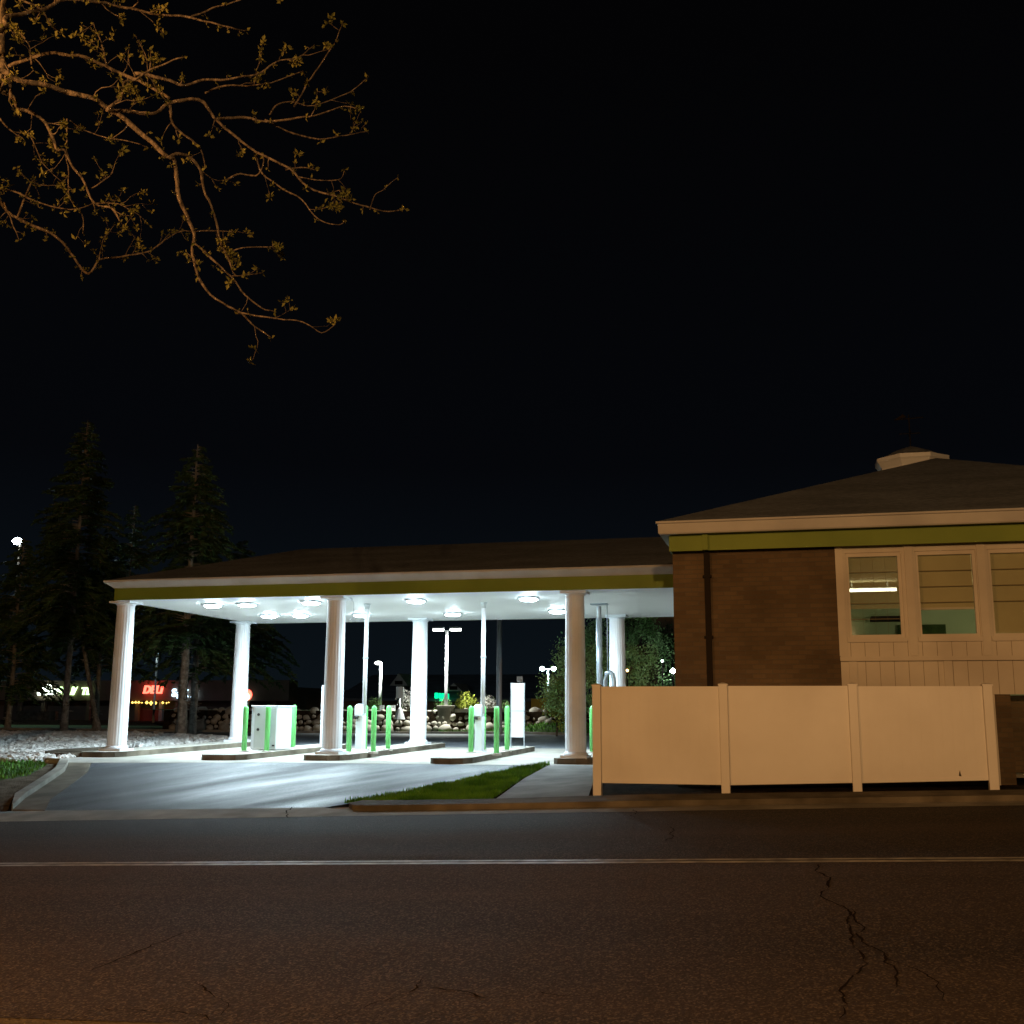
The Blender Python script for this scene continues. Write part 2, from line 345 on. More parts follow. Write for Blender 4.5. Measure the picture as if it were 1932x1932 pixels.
sheet('verge', [(-30, 16.22), (-12.95, 16.25), (-13.1, 16.62), (-13.85, 17.65), (-14.55, 19.15), (-15.25, 20.65), (-16.0, 21.8), (-30, 21.8)], -.004, 'dirt', .6)
RB = [(-45, 21.6), (-16.2, 21.95), (-16.45, 23), (-17.5, 23.2), (-18.4, 27.5), (-17.3, 31.5), (-17.2, 33.5), (-21, 37.3), (-26, 40.2), (-29.5, 40.8), (-34, 38.5), (-45, 36)]
sheet('rock_bed', RB, -.002, 'rockbase', .6)
sheet('soil_bed', [(-17.5, 23.0), (-16.41, 22.2), (-16.41, 31), (-17.25, 31.4), (-18.35, 27.5)], .01, 'dirt', .6)
sheet('rear_lawn', [(-60, 45.26), (-20, 45.26), (-15, 46.26), (-11.8, 47.06), (-7.9, 45.43), (-4.85, 43.2), (-.8, 40.2), (6, 42), (6, 56), (-60, 56)], .03, 'grassbase', 1.5)
slab('landscape_edge', [(-17.7, 23.6), (-17.2, 23.0), (-16.5, 22.7), (-16.47, 23.1), (-16.47, 26), (-17.8, 26.5), (-18.1, 24.6)], .11, 'dirt', .5)
# cracks in the road, thin dark sheets
def crack(pts, wd, fork=True):
    P = [G(x, y) for x, y in pts]; Q = []
    for i in range(len(P)-1):
        n_ = max(4, int((P[i+1]-P[i]).length/.045))
        for k_ in range(n_):
            p = P[i].lerp(P[i+1], k_/n_); q = noise.noise_vector(p*2.3)*.10+noise.noise_vector(p*9)*.035+noise.noise_vector(p*31)*.014; Q.append((p.x+q.x, p.y+q.y))
    vs = []
    for i, (x, y) in enumerate(Q):
        w_ = wd*max(.12, .6+1.1*noise.noise(Vector((x*7, y*7, 3))))*min(1, .25+i/8, .25+(len(Q)-1-i)/8); h_ = wd*.3+w_*.6
        vs += [(x-w_, y-h_*.4, T(x-w_, y)+.005), (x+w_, y+h_*.4, T(x+w_, y)+.005)]
    b = MB(); b.add(vs, [(2*i, 2*i+1, 2*i+3, 2*i+2) for i in range(len(Q)-1)]); tag(b.build('road_crack', 'crack'), kind='structure')
crack([(1545, 1628), (1560, 1665), (1553, 1690), (1585, 1722), (1592, 1750), (1612, 1785), (1608, 1850), (1580, 1890), (1572, 1925)], .010)
crack([(1585, 1715), (1618, 1745), (1640, 1785), (1668, 1808), (1690, 1845), (1702, 1870)], .009)
crack([(1610, 1792), (1640, 1790)], .008)
crack([(1668, 1808), (1700, 1815), (1760, 1850), (1800, 1900)], .006)
crack([(175, 1834), (225, 1812), (262, 1795), (300, 1775), (345, 1762), (385, 1752), (420, 1748)], .010)
crack([(740, 1868), (860, 1870), (920, 1878), (1010, 1874), (1060, 1880), (1150, 1875)], .008)
crack([(0, 1880), (40, 1868), (80, 1858)], .008)
crack([(1196, 1524), (1200, 1533), (1196, 1545)], .012)
crack([(550, 1522), (540, 1530), (542, 1538), (556, 1547)], .016)
crack([(1268, 1560), (1264, 1575), (1272, 1592)], .009)
crack([(620, 1930), (680, 1900), (740, 1880), (770, 1862), (810, 1840)], .007)
crack([(0, 1925), (100, 1910), (200, 1905), (300, 1912), (420, 1925)], .010)
crack([(360, 1850), (400, 1880), (425, 1920)], .006)
crack([(1490, 1500), (1484, 1515)], .008); crack([(1636, 1497), (1640, 1515)], .008)

# grass blades: short green grass nobody could count
def grass(name, poly, nb, h, off=.02, wd=.012):
    xs_ = [p[0] for p in poly]; ys_ = [p[1] for p in poly]; b = MB(); c = 0
    while c < nb:
        x = random.uniform(min(xs_), max(xs_)); y = random.uniform(min(ys_), max(ys_))
        if not inpoly(x, y, poly): continue
        c += 1; z = T(x, y)+off; a = random.uniform(0, 6.28); hh = h*random.uniform(.5, 1.3)*(.8+.5*noise.noise(Vector((x*1.7, y*1.7, 0))))
        lx, ly = math.cos(a+1.57)*hh*random.uniform(.1, .6), math.sin(a+1.57)*hh*random.uniform(.1, .6)
        dx, dy = math.cos(a)*wd, math.sin(a)*wd
        b.add([(x-dx, y-dy, z), (x+dx, y+dy, z), (x+lx, y+ly, z+hh)], [(0, 1, 2)])
    o = b.build(name, 'grass'); tag(o, kind='stuff'); return o
g = grass('grass', GP, 16000, .10); tag(g, 'short bright green grass wedge between driveway and footpath', 'grass')
g = grass('grass', LP, 9000, .10, .0); tag(g, 'patch of green grass at the left edge before the pale rocks', 'grass')
g = grass('grass', [(-15, 46.3), (-11.8, 47.1), (-7.9, 45.5), (-4.85, 43.3), (-.8, 40.3), (4, 42), (4, 50), (-16, 49)], 14000, .14, .02, .03); tag(g, 'green grass strip behind the canopy in front of the boulder wall', 'grass')

# ---------------------------------------------------------------- stones
def ico(sub=1):
    bm = bmesh.new(); bmesh.ops.create_icosphere(bm, subdivisions=sub, radius=1)
    v = [x.co.copy() for x in bm.verts]; f = [tuple(q.index for q in p.verts) for p in bm.faces]; bm.free(); return v, f
I1 = ico(1); I2 = ico(2)
def stone(b, c, s, tmpl=I1, rough=.3, mi=0):
    v, f = tmpl; rot = Matrix.Rotation(random.uniform(0, 6.28), 3, 'Z') @ Matrix.Rotation(random.uniform(-.4, .4), 3, 'X')
    sd = Vector((random.uniform(0, 99), random.uniform(0, 99), 0)); out = []
    for p in v:
        q = p*(1+rough*noise.noise(p*1.4+sd)); q = Vector((q.x*s[0], q.y*s[1], q.z*s[2])); out.append(rot @ q+Vector(c))
    b.add(out, f, mi)
b = MB(); c = 0
while c < 8500:
    y = random.uniform(21.6, 40.8); x = random.uniform(-36, -16.2)
    if not inpoly(x, y, RB) or x < -.93*y: continue
    if y > 30 and random.random() < .45: continue
    c += 1; s = random.uniform(.05, .12)*(1 if y < 30 else 1.35); st = 1.5 if random.random() < .04 else 1
    stone(b, (x, y, T(x, y)+s*.25), (s*st, s*random.uniform(.7, 1)*st, s*.65*st), rough=.5)
o = b.build('rock_bed_stones', 'rock'); tag(o, 'bed of loose pale fist-sized rocks left of the canopy', 'rocks', kind='stuff')

# boulder retaining wall behind the drive-through
wall = empty('boulder_wall', (-14, 48, T(-14, 48)), 'low retaining wall of rounded pale boulders behind the drive-through', 'stone wall')
b = MB(); X = -27.0
path = [(-30, 47.5), (-20, 47.6), (-15, 48.2), (-11.8, 49.0), (-7.5, 49.5), (-2, 48.5)]
def wy(x):
    for (a, c_), (d, e_) in zip(path, path[1:]):
        if a <= x <= d: return lerp(c_, e_, (x-a)/(d-a))
    return 48
for row in range(4):
    x = -29.0+random.uniform(0, .3)
    while x < -2.2:
        s = random.choice((.12, .16, .2, .26, .33))*random.uniform(.85, 1.1)*(1.15 if row == 0 else .85)
        x += s*.95; zz = .20+.15+row*.25+random.uniform(-.05, .05)
        stone(b, (x, wy(x)-.05+row*.12+random.uniform(-.05, .05), zz), (s, s*.8, s*random.uniform(.62, .8)), I2, .35); x += s*.95
b.build('stones', 'boulder', wall, True)
b = MB(); vs = []; fs = []
px_ = [-29.3, -20, -15, -11.8, -7.5, -2]
for x in px_:
    y = wy(x); t0 = .2; vs += [(x, y+.06, t0-.1), (x, y+.12, t0+.95), (x, y+.75, t0+.95), (x, y+.75, t0-.1)]
fs = [(4*i+a, 4*i+a+1, 4*i+5+a, 4*i+4+a) for i in range(len(px_)-1) for a in range(3)]
b.add(vs, fs); b.build('backing', 'soil', wall)
b = MB()
for x0, x1 in ((-14.9, -11.9),):
    b.add([(x0, wy(x0)-.08, 1.10), (x1, wy(x1)-.08, 1.14), (x1, wy(x1)+.35, 1.14), (x0, wy(x0)+.35, 1.10), (x0, wy(x0)-.08, 1.26), (x1, wy(x1)-.08, 1.30), (x1, wy(x1)+.35, 1.30), (x0, wy(x0)+.35, 1.26)],
          [(0, 1, 5, 4), (1, 2, 6, 5), (2, 3, 7, 6), (3, 0, 4, 7), (4, 5, 6, 7), (3, 2, 1, 0)])
b.build('coping', 'conc_old', wall)
# terrace behind the wall
b = MB(); vs = [(x, wy(x)+.7, 1.13) for x in px_]+[(x*1.6, 72, 1.25) for x in px_]
b.add(vs, [(i, i+1, i+1+len(px_), i+len(px_)) for i in range(len(px_)-1)]); tag(b.build('terrace', 'grassbase'), kind='structure')
# ---------------------------------------------------------------- traffic islands
def island(x0, x1, y0, y1, nose=.35):
    p = [(x0+.1, y0)]
    p = [(x0, y0+.12), (x0+.1, y0), (x1-nose, y0), (x1-nose*.35, y0+nose*.45), (x1, y0+nose*1.3), (x1, y1-.2), (x1-.2, y1), (x0+.2, y1), (x0, y1-.2)]
    return slab('traffic_island', p, .13, 'conc', .7, m2='curb')  # sides take the dirtier curb colour, which also carries their dimmer light
ISL = [(-16.45, -15.45, 23.15, 31.0), (-13.05, -12.1, 22.75, 29.4), (-10.78, -9.8, 23.25, 31.0), (-7.62, -6.78, 22.8, 29.4), (-5.05, -4.2, 23.45, 31.0)]
for i in ISL: island(*i)
def top(x, y): return T(x, y)+.13

# ---------------------------------------------------------------- drive-through canopy
can = empty('drive_through_canopy', (-9, 27, 0), 'long flat white canopy over the bank drive-through, on six fluted columns with a green frieze', 'canopy')
ZS = 3.74
b = MB(); b.box(-15.9, -1.9, 23.48, 30.55, ZS, ZS+.05); b.build('soffit', 'soffit', can)
def rectring(b, r0, r1, mi=0):
    (x0, x1, y0, y1, z0), (X0, X1, Y0, Y1, Z1) = r0, r1
    b.add([(x0, y0, z0), (x1, y0, z0), (x1, y1, z0), (x0, y1, z0), (X0, Y0, Z1), (X1, Y0, Z1), (X1, Y1, Z1), (X0, Y1, Z1)],
          [(0, 1, 5, 4), (1, 2, 6, 5), (2, 3, 7, 6), (3, 0, 4, 7)], mi)
XR = -1.9
b = MB(); rectring(b, (-15.98, XR, 23.44, 30.62, ZS-.004), (-15.98, XR, 23.44, 30.62, 4.03)); b.build('frieze', 'frieze', can); b = MB()
b.add([(-15.98, 23.44, ZS-.003), (XR, 23.44, ZS-.003), (XR, 23.5, ZS-.003), (-15.9, 23.5, ZS-.003)], [(0, 1, 2, 3)])
b.add([(-15.98, 30.62, ZS-.003), (XR, 30.62, ZS-.003), (XR, 30.54, ZS-.003), (-15.9, 30.54, ZS-.003)], [(0, 1, 2, 3)])
b.add([(-15.98, 23.44, ZS-.003), (-15.98, 30.62, ZS-.003), (-15.9, 30.54, ZS-.003), (-15.9, 23.5, ZS-.003)], [(0, 1, 2, 3)])
b.build('soffit_edge', 'soffit', can)
b = MB(); prof = [(.02, 4.03), (.04, 4.055), (.10, 4.10), (.17, 4.15), (.19, 4.165), (.20, 4.21)]
for (o0, z0), (o1, z1) in zip([(0, 4.03)]+prof, prof+[(.05, 4.213)]):
    rectring(b, (-15.98-o0, XR, 23.44-o0, 30.62+o0, z0), (-15.98-o1, XR, 23.44-o1, 30.62+o1, z1))
b.build('fascia', 'fascia', can)
b = MB(); e0 = (-16.14, XR+.2, 23.27, 30.8, 4.215); rz = 5.42; yr = 27.03; xr = -12.75
b.add([(e0[0], e0[2], e0[4]), (e0[1], e0[2], e0[4]), (e0[1], e0[3], e0[4]), (e0[0], e0[3], e0[4]), (xr, yr, rz), (e0[1], yr, rz)],
      [(0, 1, 5, 4), (2, 3, 4, 5), (3, 0, 4), (1, 2, 5), (3, 2, 1, 0)]); b.build('roof', 'shingle', can)
def column(x, y, z0):
    zt = ZS; b = MB(); N = 96; rs = []
    H = zt-z0
    for t, r in ((0.03, .236), (.035, .230), (.3, .229), (.6, .222), (.975, .208), (.98, .214)):
        fl = .005 if .033 < t < .978 else 0
        q = [r-fl*max(0, math.cos(j/N*2*math.pi*20))**.7 for j in range(N)]
        rs.append([(x+q[j]*math.cos(j/N*2*math.pi), y+q[j]*math.sin(j/N*2*math.pi), z0+H*t) for j in range(N)])
    b.rings(rs); c_ = b.build('column', 'white', can)
    b = MB(); b.box(x-.29, x+.29, y-.29, y+.29, z0-.02, z0+.055); b.lathe(x, y, [(.265, z0+.055), (.272, z0+.075), (.26, z0+.10), (.235, z0+.12)], 32)
    b.build('base', 'white', c_)
    b = MB(); b.lathe(x, y, [(.21, zt-.10), (.222, zt-.095), (.225, zt-.08), (.26, zt-.048)], 32); b.box(x-.29, x+.29, y-.29, y+.29, zt-.048, zt-.002)
    b.build('capital', 'white', c_)
for x in (-15.92, -10.32, -4.63):
    for y in (23.87, 29.9): column(x, y, top(x, y))
b = MB(); b.tube([(-10.02, 24.0, ZS-.01), (-9.95, 24.0, ZS-.12), (-9.94, 24.0, ZS-.35), (-10.0, 24.0, ZS-.52), (-10.1, 23.98, ZS-.58)], .009, 6); b.build('cable', 'white', can, True)

MT['led'] = emis('led_lens', (.70, .91, 1.0), 300)
LP = [(-14.05, 24.75), (-13.1, 24.75), (-11.3, 24.6), (-8.65, 24.7), (-5.9, 24.75), (-14.05, 27.85), (-13.1, 27.85), (-11.4, 28.1), (-8.85, 28.3), (-5.9, 28.0)]
wh = ['at the front left corner of the ceiling', 'in front, second from the left', 'in front, just left of the middle column', 'in front, just right of the middle column', 'in front, nearest the right column',
      'in the back row, above the far left column', 'in the back row, second from the left', 'in the back row, behind the middle column', 'in the back row, right of the middle column', 'in the back row, nearest the right column']
cl = None
for i, (x, y) in enumerate(LP):
    if cl is None:
        t = empty('ceiling_light', (0, 0, 0), '', 'ceiling light', 'lamps under the canopy')
        b = MB(); b.rings([[(s*.21*a, s*.21*c_, z) for a, c_ in ((-1, -1), (1, -1), (1, 1), (-1, 1))] for s, z in ((1, -.002), (1, -.04), (.93, -.05))]); b.build('housing', 'white', t)
        b = MB(); b.lathe(0, 0, [(.20, -.045), (.20, -.06), (.15, -.082), (.05, -.09)], 20); b.build('lens', 'led', t, True); cl = t
        lo = lamp_light('SPOT', 'canopy_lamp', (0, 0, -.15), 350, (.70, .89, 1), t, spot_size=R(156), spot_blend=.62, shadow_soft_size=.16)
    else: t = copy_tree(cl)
    t.location = (x, y, ZS); t['label'] = 'glaring white canopy lamp '+wh[i]

# ---------------------------------------------------------------- bollards
def bollard(x, y, label, proto=[None]):
    if proto[0] is None:
        t = empty('bollard', (0, 0, 0), '', 'bollard', 'green bollards on the drive-through islands')
        b = MB(); b.lathe(0, 0, [(.062, .02), (.062, 1.01), (.058, 1.04), (.044, 1.068), (.022, 1.083), (.004, 1.088)], 20); b.build('sleeve', 'green', t, True)
        b = MB(); b.lathe(0, 0, [(.12, -.03), (.12, .015), (.09, .022)], 20); b.build('foot', 'conc', t); proto[0] = t
    else: t = copy_tree(proto[0])
    t.location = (x, y, top(x, y)); t['label'] = label
BL = [(460.2, 1417, 24.3, 'green bollard at the left front corner of the grey cabinet'), (503, 1417, 24.5, 'green bollard in front of the grey cabinet door'), (552.4, 1412.6, 26.6, 'green bollard right of the grey cabinet'),
      (657.8, 1419.5, 24.7, 'green bollard on the middle island just left of its white post'), (687.6, 1415.5, 26.2, 'green bollard on the middle island half hidden behind its white post'),
      (704, 1419.5, 24.9, 'green bollard on the middle island, first one right of its white post'), (731.8, 1416, 26.3, 'green bollard on the middle island, farthest right, before the back column'),
      (888.6, 1415.8, 25.3, 'green bollard just left of the right-hand white post'), (911.8, 1413.8, 26.6, 'green bollard almost hidden behind the right-hand white post'),
      (936.7, 1417.7, 24.9, 'green bollard right of the right-hand white post, on its own'), (956.5, 1413, 26.6, 'green bollard touching the edge of the tall white signboard'),
      (1117.6, 1413.6, 26.2, 'green bollard beside the left end of the white fence')]
for x, yb, Y, lab in BL: p = oY(x, yb, Y); bollard(p.x, Y, lab)

# ---------------------------------------------------------------- teller posts with pneumatic tube pipes
def teller(px, Y, label, full=True, dark=False):
    X = oY(px, 1417, Y).x; z0 = top(X, Y)
    t = empty('teller_post', (X, Y, z0), label, 'teller post', 'drive-through teller posts')
    b = MB(); b.box(X-.095, X+.095, Y-.12, Y+.12, z0, z0+.84); b.box(X-.15, X+.14, Y-.15, Y+.15, z0-.01, z0+.03)
    bevel(b.build('pedestal', 'metal_light', t), .02)
    b = MB(); b.rings([[(X+a, Y+c_, z) for a, c_ in ((-.12, -.16), (.08, -.16), (.08, .14), (-.12, .14))] for z in (z0+.82, z0+1.06)]+[[(X+a, Y+c_, z0+1.12) for a, c_ in ((-.08, -.11), (.075, -.11), (.075, .11), (-.08, .11))]])
    bevel(b.build('teller_head', 'metal_light', t), .025)
    b = MB(); b.box(X-.14, X-.02, Y-.20, Y-.121, z0+.78, z0+.818); b.box(X-.05, X+.01, Y-.215, Y-.20, z0+.76, z0+.81); b.build('carrier_door', 'dark', t)
    xp = X+.075; b = MB(); b.lathe(xp, Y, [(.052, z0+.9), (.052, ZS-.03)], 16); b.build('pipe', 'white', t, True)
    b = MB(); b.lathe(xp, Y, [(.068, z0+2.22), (.068, z0+2.26)], 16); b.build('coupling', 'galv', t, True)
    b = MB(); b.lathe(xp, Y, [(.053, ZS-.14), (.07, ZS-.06), (.09, ZS-.002)], 16); b.build('flange', 'metal', t, True)
teller(679.5, 25.5, 'white teller post with ceiling pipe, among the four bollards of the middle island')
teller(904.5, 25.7, 'white teller post with a tall pipe to the ceiling, left of the tall white signboard')
X = oY(1131, 1250, 26.6).x; Y = 26.6; z0 = top(X, Y)
t = empty('teller_post', (X, Y, z0), 'pale grey pipes rising beside the back right column, their foot hidden by the white fence', 'teller post', 'drive-through teller posts')
b = MB(); b.box(X-.14, X+.16, Y-.14, Y+.14, z0, z0+1.0); bevel(b.build('pedestal', 'metal_light', t), .02)
b = MB(); b.lathe(X, Y, [(.075, z0+.9), (.075, ZS-.35)], 16); b.build('pipe', 'galv', t, True)
b = MB(); b.lathe(X, Y, [(.055, ZS-.36), (.06, ZS-.06)], 14); b.box(X-.2, X+.22, Y-.12, Y+.12, ZS-.03, ZS-.002); b.build('flange', 'galv', t)
b = MB(); b.tube([(X+.14, Y, z0+.8), (X+.14, Y, z0+1.7), (X+.17, Y, z0+1.86), (X+.25, Y, z0+1.9), (X+.32, Y, z0+1.84), (X+.35, Y, z0+1.7), (X+.35, Y, z0+.2)], .055, 10); b.build('return_pipe', 'galv', t, True)
b = MB(); b.tube([(X+.2, Y, ZS-.03), (X+.2, Y, z0+1.9)], .012, 6); b.build('conduit', 'galv', t, True)

# grey cabinet on the first island
x0 = oY(472, 1415, 25.0).x; x1 = oY(520.5, 1415, 25.0).x; z0 = top(x0, 25); hz = oY(500, 1331, 25.0).z
y1 = 25.0
while oY(548, 1412, y1).x > x1 or y1 < 25.05:
    y1 += .02
    if y1 > 27: break
D_ = min(max(y1-25, .7), 1.5)
t = empty('equipment_cabinet', ((x0+x1)/2, 25.5, z0), 'grey metal cabinet with two round locks standing on the left island', 'cabinet')
b = MB(); b.box(x0, x1, 25.0, 25+D_, z0+.02, hz-.03); bevel(b.build('body', 'metal_light', t), .012)
b = MB(); b.box(x0-.02, x1+.02, 24.98, 25.02+D_, hz-.03, hz); bevel(b.build('lid', 'metal_light', t), .01)
b = MB(); b.box(x0+.09, x1-.015, 24.975, 24.998, z0+.06, hz-.06); d = b.build('door', 'metal', t); bevel(d, .006)
for zz in (hz-.22, hz-.58):
    b = MB(); b.rings([[(x0+.20+.035*math.cos(a/12*6.283), 24.97-dy, zz+.035*math.sin(a/12*6.283)) for a in range(12)] for dy in (-.01, .012)]); b.build('lock', 'dark', d)
b = MB(); b.box(x1-.10, x1-.03, 24.968, 24.974, z0+.1, z0+.14); b.build('label_plate', 'dark', d)

# tall white signboard on the right island
Y = 28.4; xa = oY(964, 1391, Y).x; xb = oY(989, 1391, Y).x; za = oY(975, 1391, Y).z; zb = oY(975, 1289, Y).z; zm = oY(975, 1341.5, Y).z; z0 = top(xa, Y)
t = empty('signboard', ((xa+xb)/2, Y, z0), 'tall blank white signboard on two thin grey legs at the end of the right island', 'sign')
for z_0, z_1 in ((za, zm-.008), (zm+.008, zb)):
    b = MB(); b.box(xa+.012, xb-.012, Y-.02, Y+.02, z_0, z_1); b.build('panel', 'white', t)
for x in (xa, xb):
    b = MB(); b.box(x-.012, x+.012, Y-.02, Y+.02, z0-.02, zb+.01); b.build('leg', 'galv', t)
# slim white post behind the middle column
Y = 28.6; X = oY(606.5, 1400, Y).x; z0 = T(X, Y)
t = empty('marker_post', (X, Y, z0), 'slim white post just behind the front middle column', 'post')
b = MB(); b.lathe(X, Y, [(.045, z0), (.045, oY(608, 1296, Y).z), (.03, oY(608, 1293, Y).z)], 10); b.build('post', 'white', t)
b = MB(); b.lathe(X, Y, [(.1, z0), (.1, z0+.02)], 12); b.build('foot', 'metal', t)

# ---------------------------------------------------------------- bank building
YW = 18.3; XL = -1.88
bank = empty('bank_building', (3, 24, 0), 'low brick bank with green frieze, white eaves, hipped shingle roof and lit windows', 'building')
def xw(px, py=1200, Y=YW): return oY(px, py, Y).x
def zw(py, px=1700, Y=YW): return oY(px, py, Y).z
xB = xw(1584, 1200)                       # where the white window bay begins
zlow = zw(1310, 1870); XE = 7.8; YB = 31.2
b = MB()
b.box(XL, xB, YW, YW+.28, -.5, 4.05); b.box(XL, XL+.28, YW+.28, YB, -.5, 4.05); b.box(XE-.28, XE, YW+.28, YB, -.5, 4.05); b.box(XL+.28, XE-.28, YB-.28, YB, -.5, 4.05)
xd = xw(1914, 1400)
b.box(xB, xd, YW+.06, YW+.28, -.5, zlow); b.box(xd, xd+1.1, YW+.9, YW+1.1, -.5, zlow); b.box(xd+1.1, XE, YW+.06, YW+.28, -.5, zlow)
b.build('brick_wall', 'brick', bank)
zt, zs0, zs1, zr0, zr1 = 3.76, zw(1203), zw(1193), zw(1247), zw(1238.6)
# window bay: openings between mullions
ops = []; w0 = xw(1597.5, 1120); 
cuts = [(1597.5, 1703), (1729.5, 1845), (1867, 1975)]
op = [(xw(a, 1120), xw(c_, 1120)) for a, c_ in cuts]; pitch = op[1][0]-op[0][0]
op += [(op[2][0]+pitch*i, op[2][0]+pitch*i+.98) for i in (1, 2, 3)]
zwt = zw(1041); zwb = zs0
b = MB(); xp = xB
for a, c_ in op+[(XE, XE)]:
    if a > xp: b.box(xp, min(a, XE), YW-.02, YW+.2, zs0, zt)
    if a < XE: b.box(a, c_, YW-.015, YW+.2, zwt, zt)
    xp = c_
b.box(xB, XE, YW-.03, YW+.2, zr1, zs0); b.box(xB, XE, YW-.01, YW+.2, zlow, zr0)
b.build('window_bay', 'trim', bank)
b = MB(); b.box(xB-.01, XE, YW-.09, YW+.2, zr0, zr1); b.build('rail', 'trim', bank)
for a in op:
    b = MB(); b.box(a[0]-.155, a[0]-.035, YW-.05, YW-.021, zr1+.01, zt-.01); b.build('mullion_casing', 'trim', bank)
b = MB()
x = xB+.16
while x < XE:
    b.box(x-.003, x+.003, YW-.034, YW-.029, zr1, zs0-.05); b.box(x-.003, x+.003, YW-.014, YW-.009, zlow, zr0); x += .215
b.build('board_joints', 'shoproof0', bank)
for px in (1610, 1789): b = MB(); x = xw(px, 1270); b.box(x-.06, x+.06, YW-.04, YW-.015, zlow, zr0-.002); b.build('batten', 'trim', bank)
MT['shade'] = mat('roller_shade', (.46, .42, .28), (.52, .48, .32), 2, .9, spec=.1)
def blindmat():
    m = MT['shade'].copy(); m.name = 'sheer_blind'; n = m.node_tree; o = n.nodes["Material Output"]; tr_ = n.nodes.new("ShaderNodeBsdfTransparent"); mx = n.nodes.new("ShaderNodeMixShader")
    mx.inputs[0].default_value = .42; n.links.new(tr_.outputs[0], mx.inputs[1]); n.links.new(n.nodes["Principled BSDF"].outputs[0], mx.inputs[2]); n.links.new(mx.outputs[0], o.inputs[0]); return m
MT['sheer'] = blindmat()
for i, (a, c_) in enumerate(op):
    wz0, wz1 = zs0+.001, zwt
    b = MB(); fr = .05
    b.box(a, a+fr, YW+.02, YW+.1, wz0, wz1); b.box(c_-fr, c_, YW+.02, YW+.1, wz0, wz1); b.box(a+fr, c_-fr, YW+.02, YW+.1, wz1-.06, wz1); b.box(a+fr, c_-fr, YW+.02, YW+.1, wz0, wz0+.05)
    wn = b.build('window', 'trim', bank)
    b = MB(); b.box(a-.02, c_+.02, YW-.07, YW-.032, zs0-.07, zs0+.0); b.build('sill', 'trim', wn)
    b = MB(); b.box(a+fr, c_-fr, YW+.055, YW+.061, wz0+.05, wz1-.06); b.build('pane', 'glass', wn)
    b = MB()
    nrow = 5
    for k_ in range(1, nrow):
        z = wz1-.06-k_*(wz1-wz0-.11)/nrow*1.0
        if i == 0 or z > wz0+.45: b.box(a+fr, c_-fr, YW+.064, YW+.072, z-.005, z+.005)
    for k_ in range(1, 4 if i == 0 else 1):
        x = a+fr+k_*(c_-a-2*fr)/4; b.box(x-.0013, x+.0013, YW+.073, YW+.08, wz0+.05 if i != 1 else wz0+.48, wz1-.06)
    b.build('muntins', 'shoproof0', wn)
    if not i:
        b = MB(); b.box(a+fr, c_-fr, YW+.13, YW+.132, wz0+.47, wz1-.05); b.build('blind', 'sheer', wn)
    if i:
        b = MB(); b.box(a+fr, c_-fr, YW+.13, YW+.136, wz0+(.47 if i == 1 else .06), wz1-.05); b.build('shade', 'shade', wn)
        if i == 1:
            b = MB(); b.box(a+fr, c_-fr, YW+.12, YW+.145, wz0+.44, wz0+.475); b.build('shade_bar', 'trim', wn)
# frieze, eaves and roof
zf = oY(1600, 1030, 18.02).z
b = MB(); FX = oY(1262, 1015, 18.02).x
b.box(FX, XE+.1, 18.02, 18.06, zf, 4.0); b.box(FX, FX+.04, 18.06, YB+.3, zf, 4.0); b.box(XE+.06, XE+.1, 18.06, YB+.3, zf, 4.0)
b.box(XL, XE, 18.06, 18.3, 3.76, 3.78)
b.build('frieze', 'frieze', bank)
EX0 = oY(1237, 985, 17.75).x; ZE = oY(1237, 985, 17.75).z; EX1 = 7.97
def eave(b, o, z, o2, z2): rectring(b, (EX0+o, EX1-o, 17.75+o, YB+.6-o, z), (EX0+o2, EX1-o2, 17.75+o2, YB+.6-o2, z2))
b = MB(); zb_ = ZE-.20
for a in ((.27, 4.0, .05, zb_), (.05, zb_, .035, zb_+.02), (.035, zb_+.02, .03, ZE-.03), (.03, ZE-.03, 0, ZE-.02), (0, ZE-.02, 0, ZE+.01), (0, ZE+.01, .1, ZE+.012)): eave(b, *a)
b.build('eaves', 'fascia', bank)
pk = Vector((2.95, 22.8, 6.15)); 
b = MB(); x0, x1, y0, y1, z_ = EX0+.02, EX1-.02, 17.77, YB+.58, ZE+.014
b.add([(x0, y0, z_), (x1, y0, z_), (x1, y1, z_), (x0, y1, z_), (pk.x, pk.y, pk.z), (pk.x, 26.6, pk.z)], [(0, 1, 4), (1, 2, 5, 4), (2, 3, 5), (3, 0, 4, 5)]); b.build('roof', 'shingle', bank)
# downspout
x = oY(1337, 1200, 18.2).x
b = MB(); b.box(x-.045, x+.045, 18.2, 18.297, -.1, zf-.002); 
for zz in (1.2, 2.3, 3.3): b.box(x-.07, x+.07, 18.19, 18.2975, zz, zz+.04)
b.build('downspout', 'black', bank)
b = MB(); b.box(x-.045, x+.045, 17.95, 18.018, zf, 3.99); b.build('downspout_head', 'frieze', bank)
